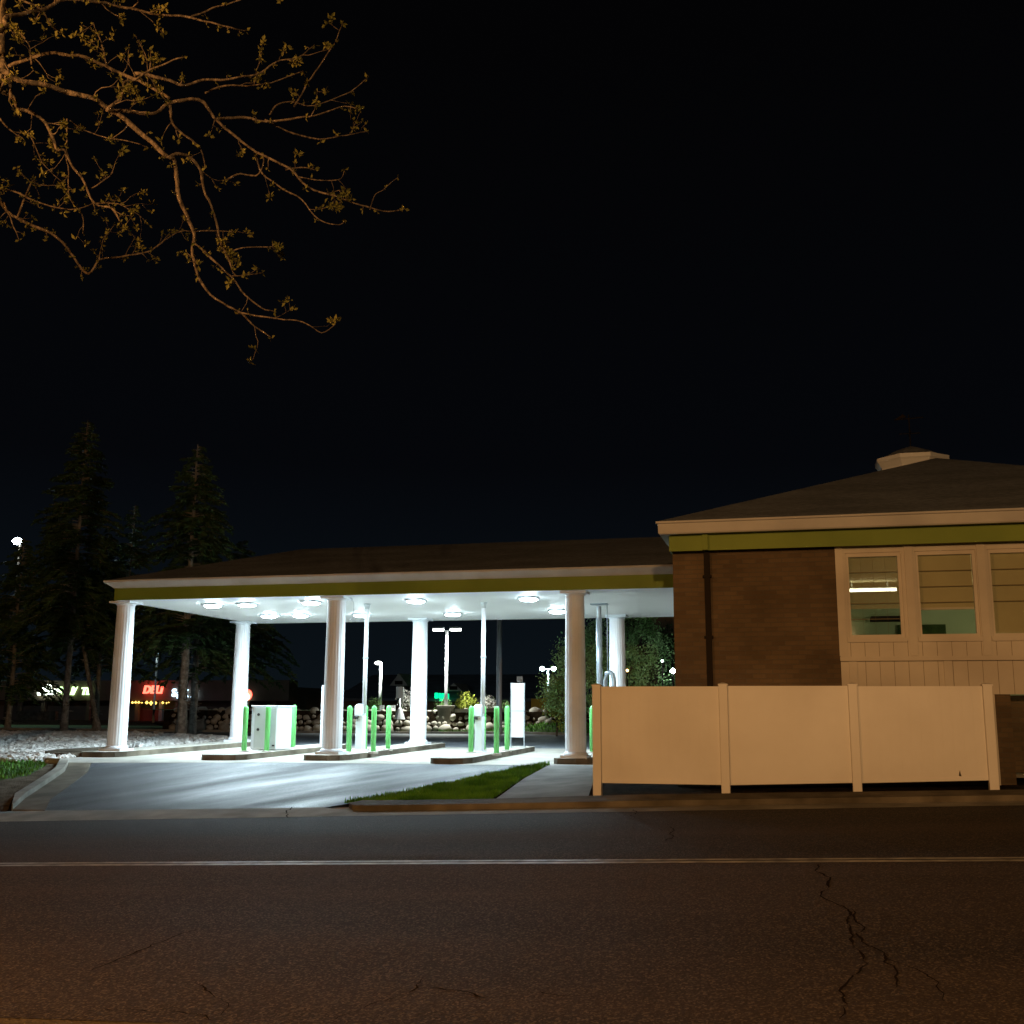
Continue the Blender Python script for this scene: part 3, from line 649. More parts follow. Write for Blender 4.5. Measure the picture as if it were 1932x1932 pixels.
# cupola with weather vane
cx_, cy_ = 2.70, 24.8
b = MB(); oc = lambda r, z: [(cx_+r*math.cos(R(22.5+45*j)), cy_+r*math.sin(R(22.5+45*j)), z) for j in range(8)]
zc = oY(1715, 853, 24.0).z
b.rings([oc(.66, 5.6), oc(.66, zc-.34), oc(.70, zc-.33), oc(.70, zc-.22), oc(.76, zc-.12), oc(.80, zc-.08), oc(.80, zc)]); cu = b.build('cupola', 'white', bank)
b = MB(); b.rings([oc(.78, zc), oc(.62, zc+.05), oc(.42, zc+.16), oc(.2, zc+.25), oc(.04, zc+.3)]); b.build('dome', 'shingle', cu)
zv = zc+.28; b = MB(); b.tube([(cx_, cy_, zv), (cx_, cy_, zv+.75)], .012, 6); b.tube([(cx_-.22, cy_, zv+.32), (cx_+.22, cy_, zv+.32)], .01, 5); b.tube([(cx_, cy_-.22, zv+.32), (cx_, cy_+.22, zv+.32)], .01, 5)
b.tube([(cx_-.3, cy_+.05, zv+.66), (cx_+.3, cy_-.05, zv+.66)], .012, 5)
b.add([(cx_-.3, cy_+.06, zv+.66), (cx_-.12, cy_+.03, zv+.78), (cx_-.05, cy_, zv+.7), (cx_-.3, cy_+.075, zv+.66), (cx_-.12, cy_+.045, zv+.78), (cx_-.05, cy_+.015, zv+.7)], [(0, 1, 2), (5, 4, 3), (0, 3, 4, 1), (1, 4, 5, 2)])
b.build('weather_vane', 'black', cu)
# the lit room behind the windows
MT['roomwall'] = mat('green_wall', (.30, .40, .28), (.34, .44, .31), 1, .9, spec=.1)
MT['roomceil'] = mat('ceiling_tile', (.62, .56, .38), (.68, .62, .42), 3, .9, spec=.1)
b = MB(); b.box(.4, XE-.3, 25.8, 25.9, .2, 3.8); b.box(.3, .4, 18.5, 25.9, .2, 3.8); b.build('room_wall', 'roomwall', bank)
b = MB(); b.box(.4, XE-.3, 18.52, 25.8, 3.78, 3.84); b.build('room_ceiling', 'roomceil', bank)
b = MB(); b.box(.4, XE-.3, 18.52, 25.8, .15, .2); b.build('room_floor', 'conc_old', bank)
b = MB(); p = oY(1760, 1165, 25.75); b.box(p.x-.75, p.x+.25, 25.72, 25.78, .2, 3.05)
b.build('room_door', 'grassbase', bank)
b = MB(); p = oY(1690, 1162, 25.0); b.box(p.x-.5, p.x+.5, 25.0, 25.6, p.z-.08, p.z); b.box(p.x-.9, p.x+.8, 25.55, 25.79, p.z-.5, p.z-.45); b.build('room_shelf', 'black', bank)
MT['tube'] = emis('fluorescent_tube', (1, .93, .62), 10)
p = oY(1644, 1107, 23.6)
t = tubelight = empty('fluorescent_light', (p.x, 23.6, 3.78), 'bright fluorescent tube light on the ceiling, seen through the leftmost bank window', 'tube light')
b = MB(); b.box(p.x-.6, p.x+.48, 23.55, 23.65, 3.62, 3.66); b.box(p.x-.4, p.x-.37, 23.59, 23.61, 3.66, 3.778); b.box(p.x+.3, p.x+.33, 23.59, 23.61, 3.66, 3.778); b.build('fitting', 'white', t)
b = MB(); b.tube([(p.x-.6, 23.53, 3.61), (p.x+.48, 23.53, 3.61)], .036, 10); b.build('tube', 'tube', t, True)
t['group'] = 'tube lights in the bank room'
for dx, Y_, lab in ((3.0, 20.6, 'added tube light behind the shaded windows, near the glass, brightening the room'), (3.0, 23.6, 'added tube light behind the shaded windows, deep in the room, brightening it')):  # two more tubes, added out of sight to brighten the room ceiling
    c_ = copy_tree(tubelight); c_.location = (p.x+dx, Y_, 3.78); c_['label'] = lab; lamp_light('POINT', 'added_room_light', (c_.location.x-.6, Y_-.3, 2.9), 42, (1, .80, .45), c_, shadow_soft_size=.3)  # each also carries an added bare point light that fills the room

# ---------------------------------------------------------------- vinyl fence
YF = 17.3
fe = empty('vinyl_fence', (0, YF, 0), 'white vinyl fence of three solid panels between four posts before the brick bank', 'fence')
PT = [((1125, 1291), (1129, 1495)), ((1363, 1289.5), (1371, 1484)), ((1608, 1289.5), (1617, 1477)), ((1860, 1290), (1876, 1472))]
ps = []
for i, (a, c_) in enumerate(PT):
    p0 = oY(*a, YF); p1 = oY(*c_, YF); X = (p0.x+p1.x)/2; zt_ = p0.z; zb2 = p1.z
    ps.append((X, zt_, zb2)); b = MB(); hw = .066
    b.box(X-hw, X+hw, YF-hw, YF+hw, zb2-.25 if i else zb2-.05, zt_-.02); po = b.build('post', 'vinyl', fe); bevel(po, .008)
    b = MB(); b.rings([[(X+s*a_, YF+s*c2, z) for a_, c2 in ((-1, -1), (1, -1), (1, 1), (-1, 1))] for s, z in ((.073, zt_-.03), (.073, zt_-.008), (.02, zt_+.012))]); b.build('cap', 'vinyl', po)
bot = [(1477, 1481), (1481, 1477), (1477, 1472)]
for i in range(3):
    xa, za1, _ = ps[i]; xb, zb1, _ = ps[i+1]; xa += .067; xb -= .067
    pa = oY(1130+i*240, bot[i][0], YF).z; pb = oY(1370+i*245, bot[i][1], YF).z; zt_ = min(za1, zb1)-.035
    b = MB(); nb = 12; st = (xb-xa)/nb
    vs = []; 
    for k_ in range(nb):
        X0 = xa+k_*st; X1 = X0+st-.006; q0 = lerp(pa, pb, k_/nb)+.05; q1 = lerp(pa, pb, (k_+1)/nb)+.05
        b.add([(X0, YF-.012, q0), (X1, YF-.012, q1), (X1, YF-.012, zt_-.04), (X0, YF-.012, zt_-.04), (X0, YF+.012, q0), (X1, YF+.012, q1), (X1, YF+.012, zt_-.04), (X0, YF+.012, zt_-.04)],
              [(0, 1, 2, 3), (5, 4, 7, 6), (0, 3, 7, 4), (1, 5, 6, 2)])
        b.add([(X1, YF-.0075, q1), (X1+.006, YF-.0075, q1), (X1+.006, YF-.0075, zt_-.04), (X1, YF-.0075, zt_-.04)], [(0, 1, 2, 3)])
    b.box(xa, xb, YF-.02, YF+.02, zt_-.042, zt_)
    b.add([(xa, YF-.018, pa), (xb, YF-.018, pb), (xb, YF-.018, pb+.055), (xa, YF-.018, pa+.055), (xa, YF+.018, pa), (xb, YF+.018, pb), (xb, YF+.018, pb+.055), (xa, YF+.018, pa+.055)],
          [(0, 1, 2, 3), (5, 4, 7, 6), (3, 2, 6, 7), (0, 4, 5, 1)])
    b.build('panel', 'vinyl', fe)
    if i == 2:
        p = oY(1811, 1460, YF-.02)
        b = MB(); b.add([(p.x-.015, YF-.0185, p.z-.03), (p.x+.022, YF-.0185, p.z-.035), (p.x+.012, YF-.0185, p.z), (p.x+.004, YF-.0185, p.z+.05), (p.x-.008, YF-.0185, p.z+.015)], [(0, 1, 2, 3, 4)]); b.build('stain', 'dirt', fe)
b = MB(); x = oY(1878, 1400, 18.33).x; b.box(x-.04, x+.03, 18.29, 18.35, -.2, zlow-.002); b.build('corner_trim', 'trim', bank)
# ---------------------------------------------------------------- near tree, its budding branches hang over the street from the left
tr = empty('street_tree', (-8.6, 5.2, T(-8.6, 5.2)), 'bare budding street tree whose branches reach in from the upper left, lit orange', 'tree')
SB = .40138
def pth(pts, Y0, Y1, off=None):
    P = [oY(x*SB, y*SB, lerp(Y0, Y1, i/(len(pts)-1))) for i, (x, y) in enumerate(pts)]
    return ([Vector(off)] if off else [])+P
hub = Vector((-8.5, 5.3, 4.0)); hub2 = Vector((-8.3, 5.4, 5.2)); hub3 = Vector((-8.2, 5.5, 6.4))
W = 24
BR = [  # traced limbs: pixel path, depth from..to, width at start..end, start on the trunk
 ([(-60, 330), (0, 420), (60, 460), (85, 515), (145, 520), (215, 580), (265, 690), (300, 705), (330, 770), (380, 840), (450, 950), (520, 990), (570, 1050)], 6.0, 6.6, 22, 6, hub2),
 ([(40, -120), (25, 0), (10, 100), (15, 280), (0, 370), (-40, 440), (-160, 560)], 5.9, 5.9, 20, 24, None),
 ([(15, 280), (40, 350), (60, 470)], 5.9, 6.0, 13, 11, None),
 ([(-70, 140), (20, 85), (130, 60), (200, 40), (300, 5), (440, 5), (550, 25), (700, 55), (900, 85), (1080, 125), (1150, 152)], 5.6, 6.8, 24, 5, hub3),
 ([(900, 85), (1000, 45), (1130, 0), (1250, -60)], 6.5, 6.8, 8, 4, None),
 ([(60, -60), (100, 0), (200, 50), (250, 120), (290, 150)], 6.0, 6.3, 12, 4, None),
 ([(-80, 340), (60, 300), (220, 255), (300, 250), (380, 265), (500, 310), (600, 355), (700, 410), (800, 468)], 6.9, 6.5, 15, 11, hub2),
 ([(-100, 330), (80, 385), (215, 405), (300, 430), (440, 465), (510, 510), (600, 525), (720, 540), (790, 490), (930, 470), (1000, 550), (1080, 630), (1200, 710), (1350, 790), (1450, 870), (1580, 930), (1700, 970), (1820, 1000), (1900, 985)], 5.7, 7.4, 26, 4, hub2),
 ([(520, 500), (570, 450), (590, 390), (630, 375), (700, 330), (800, 290), (870, 270)], 6.1, 6.3, 14, 5, None),
 ([(630, 350), (770, 370), (860, 400), (950, 375), (1080, 375), (1200, 350), (1290, 300), (1400, 265), (1480, 215)], 6.2, 6.9, 14, 4, None),
 ([(960, 440), (1060, 400), (1200, 405), (1290, 390), (1430, 330)], 6.6, 6.9, 8, 4, None),
 ([(1000, 555), (1120, 545), (1250, 570), (1400, 555), (1500, 545), (1620, 500), (1700, 515)], 6.7, 7.2, 13, 4, None),
 ([(1250, 570), (1350, 610), (1500, 650), (1600, 635), (1720, 615)], 6.9, 7.3, 8, 3, None),
 ([(1390, 510), (1430, 420), (1500, 310), (1580, 190), (1610, 110)], 7.0, 7.2, 8, 3, None),
 ([(1270, 540), (1300, 500), (1360, 480), (1480, 490), (1640, 430), (1730, 360)], 7.0, 7.4, 7, 3, None),
 ([(505, 508), (560, 540), (650, 620), (790, 730), (820, 760), (840, 900), (890, 1030), (915, 1110), (910, 1200), (940, 1310), (1010, 1410), (1120, 1470), (1200, 1530), (1270, 1600)], 6.15, 7.0, 24, 5, None),
 ([(1120, 1470), (1300, 1500), (1420, 1520), (1520, 1560), (1580, 1530)], 6.8, 7.0, 7, 3, None),
 ([(800, 495), (820, 580), (900, 650), (950, 700), (975, 790)], 6.4, 6.7, 12, 4, None),
 ([(800, 738), (845, 732), (890, 730), (940, 810), (960, 890), (1010, 1000), (1030, 1120), (1080, 1230), (1110, 1300), (1170, 1290), (1230, 1275)], 6.4, 7.0, 15, 4, None),
 ([(980, 1200), (1090, 1300), (1160, 1390), (1230, 1440), (1290, 1470)], 6.8, 7.0, 9, 4, None),
 ([(915, 1140), (980, 1200)], 6.75, 6.8, 8, 8, None),
 ([(1050, 850), (1110, 820), (1200, 820), (1240, 760), (1240, 730)], 6.8, 6.9, 8, 5, None),
 ([(1200, 712), (1240, 820), (1330, 890), (1420, 940), (1500, 1030), (1590, 1055), (1630, 1040)], 6.9, 7.2, 8, 3, None),
 ([(-90, 800), (0, 950), (80, 1020), (200, 1080), (290, 1140), (390, 1270), (430, 1270), (470, 1220), (600, 1200), (700, 1180), (830, 1090), (910, 1090), (1110, 1085)], 9.0, 9.8, 16, 4, hub),
 ([(80, 1020), (150, 860), (180, 870), (270, 870)], 9.0, 9.3, 9, 3, None),
 ([(320, 560), (310, 690), (320, 780), (330, 930), (380, 1000), (400, 1100)], 6.3, 6.9, 7, 3, None),
 ([(430, 890), (490, 850), (520, 830), (540, 790)], 6.5, 6.6, 6, 3, None),
 ([(1080, 1200), (1160, 1165), (1280, 1160)], 6.9, 7.0, 6, 3, None),
 ([(1350, 800), (1430, 790), (1480, 800)], 7.0, 7.1, 7, 3, None),
 ([(1400, 840), (1510, 850), (1600, 850), (1630, 800)], 7.1, 7.2, 5, 2, None),
 ([(1740, 985), (1760, 930), (1800, 890), (1870, 830)], 7.3, 7.4, 5, 2, None),
 ([(330, 560), (420, 620), (600, 660), (700, 700)], 6.4, 6.6, 6, 3, None),
 ([(500, 310), (480, 220), (440, 110)], 6.6, 6.8, 6, 3, None),
 ([(150, 300), (130, 200), (60, 120)], 6.6, 6.8, 7, 3, None),
 ([(700, 410), (690, 280), (640, 160)], 6.6, 6.8, 5, 3, None),
 ([(0, 560), (60, 620), (140, 640), (200, 760), (300, 860)], 7.4, 8.0, 8, 3, None),
 ([(-60, 880), (60, 900), (200, 960), (330, 980), (440, 960)], 8.6, 9.2, 10, 3, None),
 ([(430, 950), (560, 960), (640, 1010), (700, 1060)], 7.4, 7.8, 5, 2, None),
 ([(470, 1220), (480, 1130), (540, 1050)], 9.3, 9.5, 6, 2, None),
 ([(20, 950), (60, 1050), (90, 1120)], 9.0, 9.1, 7, 3, None),
]
wood = MB(); buds = MB(); rnd = random.Random(11)
def smooth_path(P, sub=4):
    out = []
    for i in range(len(P)-1):
        p0 = P[max(0, i-1)]; p1 = P[i]; p2 = P[i+1]; p3 = P[min(len(P)-1, i+2)]
        for k_ in range(sub):
            t = k_/sub; out.append(.5*((2*p1)+(p2-p0)*t+(2*p0-5*p1+4*p2-p3)*t*t+(3*p1-p0-3*p2+p3)*t**3))
    out.append(P[-1]); return out
def bud(p, sc_=1):
    for q in range(rnd.randint(3, 6)):
        d = Vector((rnd.gauss(0, 1), rnd.gauss(0, 1), rnd.gauss(.25, 1))).normalized(); u = d.cross(Vector((rnd.random(), rnd.random(), rnd.random()))).normalized()
        L_ = rnd.uniform(.018, .045)*sc_; w_ = L_*.30; c0 = p+d*.004; n_ = d.cross(u)*L_*.12
        buds.add([c0, c0+d*L_*.45+u*w_+n_, c0+d*L_, c0+d*L_*.45-u*w_+n_], [(0, 1, 2, 3)])
def twig(p, d, L_, r, depth=0):
    pts = [p]; q = p.copy(); dd = d.copy(); n_ = max(3, int(L_/.05))
    for i in range(n_):
        dd = (dd+Vector((rnd.gauss(0, .22), rnd.gauss(0, .22), rnd.gauss(.03, .22)))).normalized(); q = q+dd*(L_/n_); pts.append(q.copy())
        if depth < 1 and rnd.random() < .28: twig(q, (dd+Vector((rnd.gauss(0, .7), rnd.gauss(0, .7), rnd.gauss(0, .7)))).normalized(), L_*.4, r*.6, depth+1)
        if rnd.random() < .14: bud(q, .8)
    wood.tube(pts, [lerp(r, r*.45, i/n_) for i in range(n_+1)], 5); bud(q, 1.15)
    if rnd.random() < .5: bud(q+Vector((rnd.gauss(0, .012), 0, rnd.gauss(0, .012))), 1)
for pts, Y0, Y1, w0_, w1_, off in BR:
    P = pth(pts, Y0, Y1); m_ = 0
    for i, p in enumerate(P): p += noise.noise_vector(p*3+Vector((i, 0, 0)))*.02
    if off: P = [off, (off+P[0])/2+Vector((0, .05, .12))]+P
    P = [p+noise.noise_vector(p*7)*.012+noise.noise_vector(p*17)*.005 for p in smooth_path(P)]; n_ = len(P)
    ax = [(p-EYE).dot(fw) for p in P]
    rad = []
    for i in range(n_):
        px = lerp(w0_, w1_, (i/(n_-1))**.8)*SB; rr = px*ax[min(i, n_-1)]/F/2*1.2*(1+.22*noise.noise(P[i]*11))
        if off and i < 8: rr *= lerp(1.5, 1, i/8)
        rad.append(rr)
    wood.tube(P, rad, 8)
    for i in range(1, n_-1):
        if off and i < 9: continue
        seg = (P[i+1]-P[i]); L_ = seg.length
        for _ in range(2):
            if rnd.random() < L_*(4.0 if P[i].x > -4.4 else 6.5):
                d = seg.normalized(); side = Vector((rnd.gauss(0, 1), rnd.gauss(0, 1), rnd.gauss(0, 1))); side -= d*side.dot(d); side.normalize()
                p = P[i].lerp(P[i+1], rnd.random()); dd = (side+d*rnd.uniform(.2, 1)).normalized()
                if rnd.random() < .42: twig(p, dd, rnd.uniform(.07, .26), min(.0045, rad[i]*.5))
                else:
                    q = p+side*(rad[i]+.02); wood.tube([p, q], [.003, .002], 4); bud(q, .9)
    bud(P[-1]); 
wood.build('branches', 'bark', tr, True); buds.build('young_leaves', 'bud', tr)
b = MB(); z0 = T(-8.6, 5.2)
P = smooth_path([Vector((-8.6, 5.2, z0-.2)), Vector((-8.6, 5.2, z0+.4)), Vector((-8.55, 5.25, 2)), hub, hub2, hub3, Vector((-8.0, 5.6, 8.5)), Vector((-7.6, 5.8, 11))])
b.tube(P, [lerp(.26, .03, i/(len(P)-1)) for i in range(len(P))], 12); b.build('trunk', 'bark', tr, True)

# ---------------------------------------------------------------- conifers
def conifer(x, y, h, cs, rmax, tr_r, label, seed, lean=(0, 0), dens=1.0, group='dark spruces left of the canopy', mtr='spruce_bark'):
    rr = random.Random(seed); z0 = T(x, y); t = empty('spruce_tree', (x, y, z0), label, 'tree', group)
    b = MB(); P = [Vector((x+lean[0]*k_/12+rr.gauss(0, .02), y+lean[1]*k_/12, z0-.1+h*k_/12)) for k_ in range(13)]
    b.tube(P, [tr_r*1.25]+[lerp(tr_r, .02, k_/12) for k_ in range(1, 13)], 12)
    rg = rr
    for _ in range(26):
        zz = rr.uniform(.4, cs); a = rr.uniform(0, 6.28); q = P[0].lerp(P[-1], (zz+.1)/h); rad_ = tr_r*(1-zz/h)
        b.tube([q+Vector((math.cos(a)*rad_*.8, math.sin(a)*rad_*.8, 0)), q+Vector((math.cos(a)*(rad_+rr.uniform(.03, .25)), math.sin(a)*(rad_+rr.uniform(.03, .25)), rr.uniform(-.05, .02)))], [.02, .008], 5)
    b.build('trunk', mtr, t, True)
    n = MB(); z = cs; w_ = MB()
    while z < h-.15:
        f = (z-cs)/(h-cs); R0 = rmax*(1-f)**.8*(.75+.25*min(1, (f+.03)*8))
        for k_ in range(rr.randint(4, 6)):
            a = rr.uniform(0, 6.28); L_ = R0*rr.uniform(.6, 1.15)+.1; p = P[0].lerp(P[-1], (z+.1)/h)+Vector((0, 0, rr.uniform(-.1, .1)))
            if f < .08 and rr.random() < .25: continue
            d = Vector((math.cos(a), math.sin(a), 0)); s = Vector((-d.y, d.x, 0)); pts = []
            for i in range(6):
                u = i/5; pts.append(p+d*L_*u+Vector((0, 0, .12*L_*math.sin(u*2.2)-.42*L_*u*u*(1-f*.6))))
            w_.tube(pts, [.018*(1-i/6)+.004 for i in range(6)], 4)
            m = max(6, int(L_*44*dens))
            for i in range(m):
                u = rr.uniform(.12, 1)**.8; j = min(4, int(u*5)); q = pts[j].lerp(pts[j+1], u*5-j)
                sd = rr.choice((-1, 1)); ln = rr.uniform(.14, .42)*(1.15-.6*u)*min(1.2, L_+.2); dr = (d*rr.uniform(.2, .9)+s*sd*rr.uniform(.3, 1)+Vector((0, 0, rr.uniform(-.75, .1)))).normalized()
                tip = q+dr*ln; nn = dr.cross(Vector((rr.gauss(0, 1), rr.gauss(0, 1), rr.gauss(0, 1)))).normalized()*rr.uniform(.02, .045)
                n.add([q-nn, q+nn, tip+nn*.6, tip-nn*.6], [(0, 1, 2, 3)])
        z += rr.uniform(.12, .22)*(1+.3*(1-f))
    n.build('crown', 'needle', t); w_.build('boughs', mtr, t)
    return t
def at(px, Y): return oY(px, 1380, Y).x
conifer(at(341, 37.6), 37.6, 11.4, 3.35, 2.9, .20, 'spruce with a pale bare trunk in the rock bed, seen between the two left columns', 3)
conifer(at(120, 41.5), 41.5, 13.9, 3.9, 3.0, .15, 'tallest dark spruce, its thin pale trunk crossing the green shop sign', 4)
conifer(at(363, 41.5), 41.5, 9.5, 2.7, 2.4, .17, 'spruce with a darker trunk standing just right of and behind the pale-trunked one', 5, dens=.8)
conifer(at(188, 45), 45, 11.0, 3.6, 2.4, .12, 'spruce with a leaning thin trunk left of the first canopy column', 6, lean=(-3.4, 0), dens=.7)
conifer(at(178, 48), 48, 10.0, 3.0, 2.5, .13, 'dark spruce standing upright behind the leaning trunk', 8, dens=.7)
conifer(at(14, 47), 47, 9.6, 2.0, 3.1, .14, 'broad low spruce at the left edge below the bright white lamp', 9, dens=1)
conifer(at(225, 52), 52, 12.0, 3.0, 2.8, .14, 'dark spruce behind the leftmost white column', 10, dens=.6)
conifer(at(440, 50), 50, 9.5, 2.6, 3.1, .15, 'dark spruce behind the back left column, boughs reaching out to its right', 12, dens=.8)

# ---------------------------------------------------------------- leafy trees and shrubs
def leafy(name, x, y, z0, blobs, nleaf, ls, m, label, cat, group=None, trunk=(.1, 2), seed=1, twigs=60, mt='bark'):
    rr = random.Random(seed); t = empty(name, (x, y, z0), label, cat, group)
    b = MB(); b.tube([(x, y, z0-.1), (x+.03, y, z0+trunk[1]*.5), (x, y+.02, z0+trunk[1])], [trunk[0]*1.2, trunk[0], trunk[0]*.7], 8)
    org = Vector((x, y, z0+trunk[1]*.9)); n = MB()
    for bx, by, bz, br in blobs:
        c_ = Vector((x+bx, y+by, z0+bz)); b.tube([org, org.lerp(c_, .5)+Vector((0, 0, -.1*br)), c_], [trunk[0]*.6, trunk[0]*.4, .015], 6)
        tips = []
        for _ in range(twigs):
            d = Vector((rr.gauss(0, 1), rr.gauss(0, 1), rr.gauss(0, 1))).normalized(); q = c_+d*br*rr.uniform(.6, 1.25)*(1+.35*noise.noise(d*2+c_)); tips.append(q)
            if rr.random() < .5: b.tube([c_, c_.lerp(q, .55)+Vector((0, 0, .04)), q], [.014, .009, .004], 4)
        for _ in range(int(nleaf/len(blobs))):
            tp = rr.choice(tips); q = c_.lerp(tp, rr.uniform(.55, 1.05))+Vector((rr.gauss(0, 1), rr.gauss(0, 1), rr.gauss(0, 1)))*ls*1.3
            d = Vector((rr.gauss(0, 1), rr.gauss(0, 1), rr.gauss(.2, 1))).normalized(); u = d.cross(Vector((rr.gauss(0, 1), rr.gauss(0, 1), rr.gauss(0, 1)))).normalized()
            L_ = ls*rr.uniform(.6, 1.3); n.add([q, q+d*L_*.5+u*L_*.3, q+d*L_, q+d*L_*.5-u*L_*.3], [(0, 1, 2, 3)])
    b.build('trunk' if cat == 'tree' else 'stems', mt, t, True); n.build('crown' if cat == 'tree' else 'foliage', m, t); return t
X = at(1160, 38)
leafy('leafy_tree', X, 38, T(X, 38), [(-1.5, 0, 2.4, 1.0), (-1.9, .3, 1.5, .8), (-.8, .2, 3.4, .9), (.1, 0, 2.7, 1.2), (.9, .2, 3.3, 1.0), (1.5, .3, 2.2, 1.2), (-.2, -.1, 1.4, 1.1), (.6, 0, 4.2, .8), (-1.1, 0, 2.9, .8), (1.0, 0, 1.2, 1.0)],
      26000, .085, 'leaf', 'spreading green tree behind the back right column, lit by the canopy', 'tree', trunk=(.12, 1.4), seed=2)
X = at(1215, 41)
leafy('leafy_tree', X, 41, T(X, 41), [(0, 0, 3.6, 1.3), (1.1, .2, 2.8, 1.2), (-1, .2, 2.6, 1.1), (.3, 0, 1.8, 1.3), (1.6, 0, 1.6, 1.0)],
      12000, .10, 'needle', 'darker tree beside the brick wall, right of the back right column', 'tree', trunk=(.13, 1.5), seed=3)
X = at(1050, 44)
leafy('flowering_shrub', X, 44, T(X, 44), [(0, 0, 1.2, .55), (.35, 0, 1.9, .5), (-.1, 0, 1.75, .4), (.3, 0, .8, .5)], 3600, .08, 'leafy', 'yellow-green shrub left of the front right column', 'shrub', trunk=(.04, .6), seed=4)
for k_, (px, w_, h_, m_, lab, nl) in enumerate([(706, .22, .65, 'leaf', 'small green shrub above the boulder wall behind the middle island', 500), (768, .30, 1.0, 'rock', 'pale bare shrub left of the back middle column, above the boulder wall', 700),
                                  (838, .2, .6, 'leaf', 'small pale shrub beside the concrete lamp base', 400), (881, .34, .95, 'leafy', 'round pale-leaved shrub above the boulder wall, left of the right island', 900),
                                  (921, .22, .8, 'rock', 'thin pale shrub above the boulder wall, right of the right-hand white post', 400), (950, .2, .5, 'leaf', 'low shrub above the boulder wall just right of the tall grey pole', 350)]):
    X = at(px, 50.2); z0 = 1.06
    leafy('shrub', X, 50.2, z0, [(0, 0, h_*.7, w_), (w_*.6, 0, h_*.5, w_*.8), (-w_*.6, 0, h_*.55, w_*.8)], nl, .08, m_, lab, 'shrub', 'shrubs above the boulder wall', trunk=(.025, h_*.4), seed=20+k_, twigs=16)

# ---------------------------------------------------------------- light poles and signs behind
MT['lampw'] = emis('lamp_head_glow', (.95, 1, .9), 14); MT['lampg'] = emis('lamp_globe', (.75, 1, .9), 12); MT['lampb'] = emis('lamp_blue_white', (.75, .9, 1), 60)
def pole(nm, px, Y, ptop, pbase, rad, label, cat, m='galv', group=None):
    pt = oY(px[0], ptop, Y); X = oY(px[1], pbase, Y).x; X = (X+pt.x)/2; zb2 = oY(px[1], pbase, Y).z
    t = empty(nm, (X, Y, zb2), label, cat, group); b = MB(); b.lathe(X, Y, [(rad*1.25, zb2-.3), (rad, zb2+1), (rad*.75, pt.z)], 12); b.build('pole', m, t, True)
    return t, X, zb2, pt.z
t, X, zb2, zp = pole('light_pole', (842.5, 842), 48.5, 1189, 1345, .08, 'light pole with two flat lamp heads on a concrete base before the green sign', 'light pole', 'white', 'light poles in the car park behind')
for s in (-1, 1):
    b = MB(); b.tube([(X, 48.5, zp-.05), (X+s*.25, 48.5, zp+.03)], .03, 6); b.build('arm', 'galv', t)
    b = MB(); b.box(X+s*.42-.26, X+s*.42+.26, 48.38, 48.62, zp+.06, zp+.14); hd = b.build('lamp_head', 'white', t)
    b = MB(); b.box(X+s*.42-.24, X+s*.42+.24, 48.4, 48.6, zp-.03, zp+.058); b.build('lens', 'lampw', hd)
lamp_light('SPOT', 'pole_light', (X, 48.0, zp-.02), 2400, (.95, 1, .9), t, spot_size=R(128), spot_blend=.7, shadow_soft_size=.05)
b = MB(); b.box(X-.30, X+.30, 48.2, 48.8, .15, 1.38); b.box(X-.34, X+.34, 48.16, 48.84, 1.3, 1.42); bevel(b.build('concrete_base', 'conc_old', t), .03)
t, X, zb2, zp = pole('light_pole', (719.5, 716), 56.0, 1252, 1345, .08, 'light pole with a single white head, right of the middle post pipe', 'light pole', 'white', 'light poles in the car park behind')
b = MB(); b.lathe(X-.15, 56, [(.02, zp+.13), (.16, zp+.1), (.2, zp+.02), (.14, zp-.05)], 12); b.build('lamp_head', 'lampw', t)
lamp_light('SPOT', 'pole_light', (X-.05, 55.7, zp+.1), 1200, (.95, 1, .85), t, spot_size=R(150), shadow_soft_size=.05)
t, X, zb2, zp = pole('light_pole', (1034, 1034), 62.0, 1262, 1340, .07, 'light pole with two round glowing globes, left of the front right column', 'light pole', 'galv', 'light poles in the car park behind')
for s in (-1, 1):
    b = MB(); b.tube([(X, 62, zp), (X+s*.3, 62, zp)], .02, 6); b.build('arm', 'galv', t)
    b = MB(); b.lathe(X+s*.34, 62, [(.02, zp-.12), (.12, zp-.09), (.16, zp), (.12, zp+.10), (.02, zp+.14)], 14); b.build('globe', 'lampg', t, True)
lamp_light('POINT', 'pole_light', (X, 61.7, zp-.1), 500, (.8, 1, .9), t, shadow_soft_size=.05)
t, X, zb2, zp = pole('utility_pole', (943, 941), 44.0, 1100, 1372, .125, 'thick bare grey pole rising behind the canopy, between the right post and the signboard', 'pole', 'metal_light')
t, X, zb2, zp = pole('sign_post', (755.5, 753), 47.0, 1312, 1352, .03, 'small grey road sign on a thin post with white cone base above the boulders', 'road sign', 'galv')
b = MB(); b.box(X-.17, X+.17, 46.95, 46.98, zp-.12, zp+.38); b.box(X-.13, X+.13, 46.945, 46.949, zp-.08, zp+.34); bevel(b.build('sign_plate', 'metal_light', t), .03)
b = MB(); b.lathe(X, 47, [(.26, zb2-.12), (.22, zb2), (.1, zb2+.34), (.03, zb2+.42)], 12); b.build('cone', 'white', t)
t, X, zb2, zp = pole('sign_post', (981.5, 981), 42.0, 1281, 1380, .025, 'small dark road sign showing just above the tall white signboard', 'road sign', 'galv')
b = MB(); b.box(X-.12, X+.11, 41.95, 41.975, zp-.12, zp+.10); b.build('sign_plate', 'metal', t)
